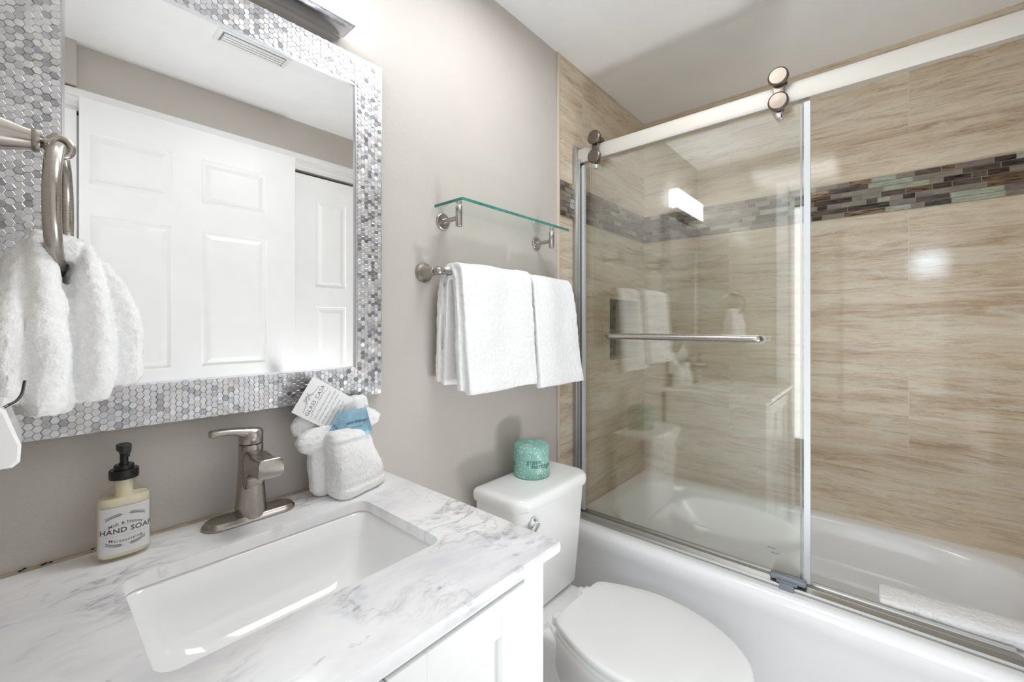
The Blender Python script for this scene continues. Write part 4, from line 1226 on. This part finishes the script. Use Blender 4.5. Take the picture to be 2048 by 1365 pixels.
def glass_panel(name, x, y0, y1, z0, z1, label):
    g = thing(name, label, 'glass door', (x, (y0 + y1) / 2, z0))
    bm = BM(); bx(bm, x - .004, x + .004, y1, y0, z0, z1)
    obj('glass_pane', bm, M['glass'], g, smooth=False)
    return g
sd = glass_panel('sliding_glass_door', XG - .004, -.036, -.793, TR + .022, 1.876, 'clear sliding glass tub door with towel handle, hung from two roller brackets')
for y, w in ((-.793, .011), (-.045, .008)):
    bm = BM(); bx(bm, XG - .0105, XG - .0085, y - .001, y + w, TR + .022, 1.876); bx(bm, XG + .0005, XG + .0025, y - .001, y + w, TR + .022, 1.876); bx(bm, XG - .0105, XG + .0025, y - .004, y - .001, TR + .022, 1.876)
    obj('edge_seal', bm, M['seal'], sd, smooth=False)
for y in (-.108, -.722):
    bm = BM()
    lathe(bm, [(0, -.0035), (.022, -.003), (.0262, .0), (.0268, .002), (.0268, .010), (.0255, .0125), (0, .0125)], (XG - .040, y, 1.962), 'x', 48)
    obj('roller_cap', bm, M['knob'], sd, angle=30)
    bm = BM()
    lathe(bm, [(0, -.0035), (.022, -.003), (.0262, .0), (.0268, .002), (.0268, .010), (.0255, .0125), (0, .0125)], (XG - .040, y, 1.889), 'x', 48)
    obj('roller_cap', bm, M['knob'], sd, angle=30)
    bm = BM(); bx(bm, XG - .0285, XG - .0225, y - .0145, y + .0145, 1.872, 1.975, bev=.002)
    lathe(bm, [(0, 0), (.012, 0), (.012, .018), (0, .018)], (XG - .0245, y, 1.872 + .004), 'x', 24)
    lathe(bm, [(0, 0), (.012, 0), (.012, .036), (.016, .036), (.016, .042), (0, .042)], (XG - .0245, y, 1.962), 'x', 24)
    obj('roller_bracket', bm, M['knob'], sd, angle=30)
    bm = BM(); lathe(bm, [(0, -.014), (.008, -.012), (.011, -.004), (.011, .003), (.007, .006), (0, .006)], (XG - .016, y + .001, 1.858), 'z', 24)
    obj('bumper', bm, M['shadechrome'], sd)
bm = BM(); hz = 1.190; HX = XG - .052
tube(bm, [(XG - .0095, -.168, hz)] + bez((XG - .020, -.168, hz), (HX, -.168, hz), (HX, -.168, hz), (HX, -.190, hz), 10) + [(HX, -.40, hz)] + bez((HX, -.655, hz), (HX, -.677, hz), (HX, -.677, hz), (XG - .020, -.677, hz), 10) + [(XG - .0095, -.677, hz)], .0102, 20)
obj('towel_handle', bm, M['nickel2'], sd, angle=50)
bm = BM()
for j, (zz, y_) in enumerate(((.558, -.690), (.545, -.700))):
    yy = y_
    for i in range(8):
        w = random.choice([.0018, .0024]); bx(bm, XG - .0086, XG - .0083, yy - w, yy, zz, zz + (.0042 if i % 3 else .0034)); yy -= w + .0007
obj('glass_etch_mark', bm, M['grey'], sd, smooth=False)
fp = glass_panel('fixed_glass_panel', XG + .0145, -.012, -.770, TR + .0125, 1.884, 'second clear glass panel standing just behind the sliding tub door')
bm = BM(); bx(bm, XG + .0095, XG + .0195, -.7745, -.7705, TR + .0125, 1.884); obj('edge_seal', bm, M['seal'], fp, smooth=False)

# ------------------------------------------------------------------ folded bath mat on the tub edge
bm = BM()
def mr(y, xw, top, g=1.0):
    xc = 1.572
    return [Vector((xc + xw * math.copysign(abs(cos(t)) ** .72, cos(t)) * g, y, TR + .001 + (top - TR) / 2 + (top - TR) / 2 * math.copysign(abs(sin(t)) ** .72, sin(t)) * g)) for t in [2 * pi * i / 36 for i in range(36)]]
yy = [-.944, -.947, -.955, -.98, -1.015, -1.018, -1.021, -1.024, -1.05, -1.053, -1.056, -1.059, -1.10, -1.15, -1.20, -1.25, -1.30, -1.34, -1.35]
n_ = len(yy) - 1
loft(bm, [mr(y, .050 + .010 * (-.944 - y), TR + .026 + .055 * (-.944 - y), .75 if i in (0, n_) else .93 if i == 1 else .9 if i in (5, 6, 9, 10) else 1) for i, y in enumerate(yy)])
mat_ = voxel('folded_bath_mat', bm, 0.0018, M['terry'], smooth=1, amp=0.0012, freq=110, big=0.003, bfreq=14, origin=(1.572, -1.15, TR))
tag(mat_, 'white terry bath mat folded in a thick strip along the tub edge', 'bath mat')

# ------------------------------------------------------------------ ceiling vent (seen in the mirror) and added ceiling fill panel (unseen)
cv = thing('ceiling_vent', 'white slotted exhaust vent in the ceiling, seen in the mirror', 'vent', (.575, -.89, CEIL))
bm = BM(); bx(bm, .455, .700, -.935, -.852, CEIL - .006, CEIL, bev=.002); obj('grille_plate', bm, M['white'], cv)
bm = BM(); bx(bm, .470, .685, -.926, -.860, CEIL - .0068, CEIL - .0058); obj('shade_sheet', bm, M['grey'], cv)  # flat grey sheet gives the shade of a recess behind the slats
for i in range(4):
    bm = BM(); bx(bm, .475, .680, -.922 + i * .016, -.912 + i * .016, CEIL - .012, CEIL - .006, bev=.001); obj('slat', bm, M['white'], cv)

cl = thing('ceiling_fill_panel', 'flat square base added out of view for the ceiling fill light', 'lamp', (.84, -.50, CEIL))
bm = BM(); bx(bm, .62, 1.06, -.75, -.25, CEIL - .022, CEIL, bev=.004); obj('lamp_base', bm, M['white'], cl)  # casing for the made-up fill light, hidden from camera and mirror

hw_ = thing('hall_wall_lamp', 'slim cool white lamp on the hall wall behind the doorway', 'lamp', (-1.65, -1.36, 1.82))
bm = BM(); bx(bm, -1.65, -1.63, -1.56, -1.16, 1.80, 1.87, bev=.003); obj('lamp_base', bm, M['white'], hw_)
bm = BM(); bx(bm, -1.63, -1.612, -1.53, -1.19, 1.82, 1.848, bev=.006); obj('lamp_lens', bm, M['halllamp'], hw_)
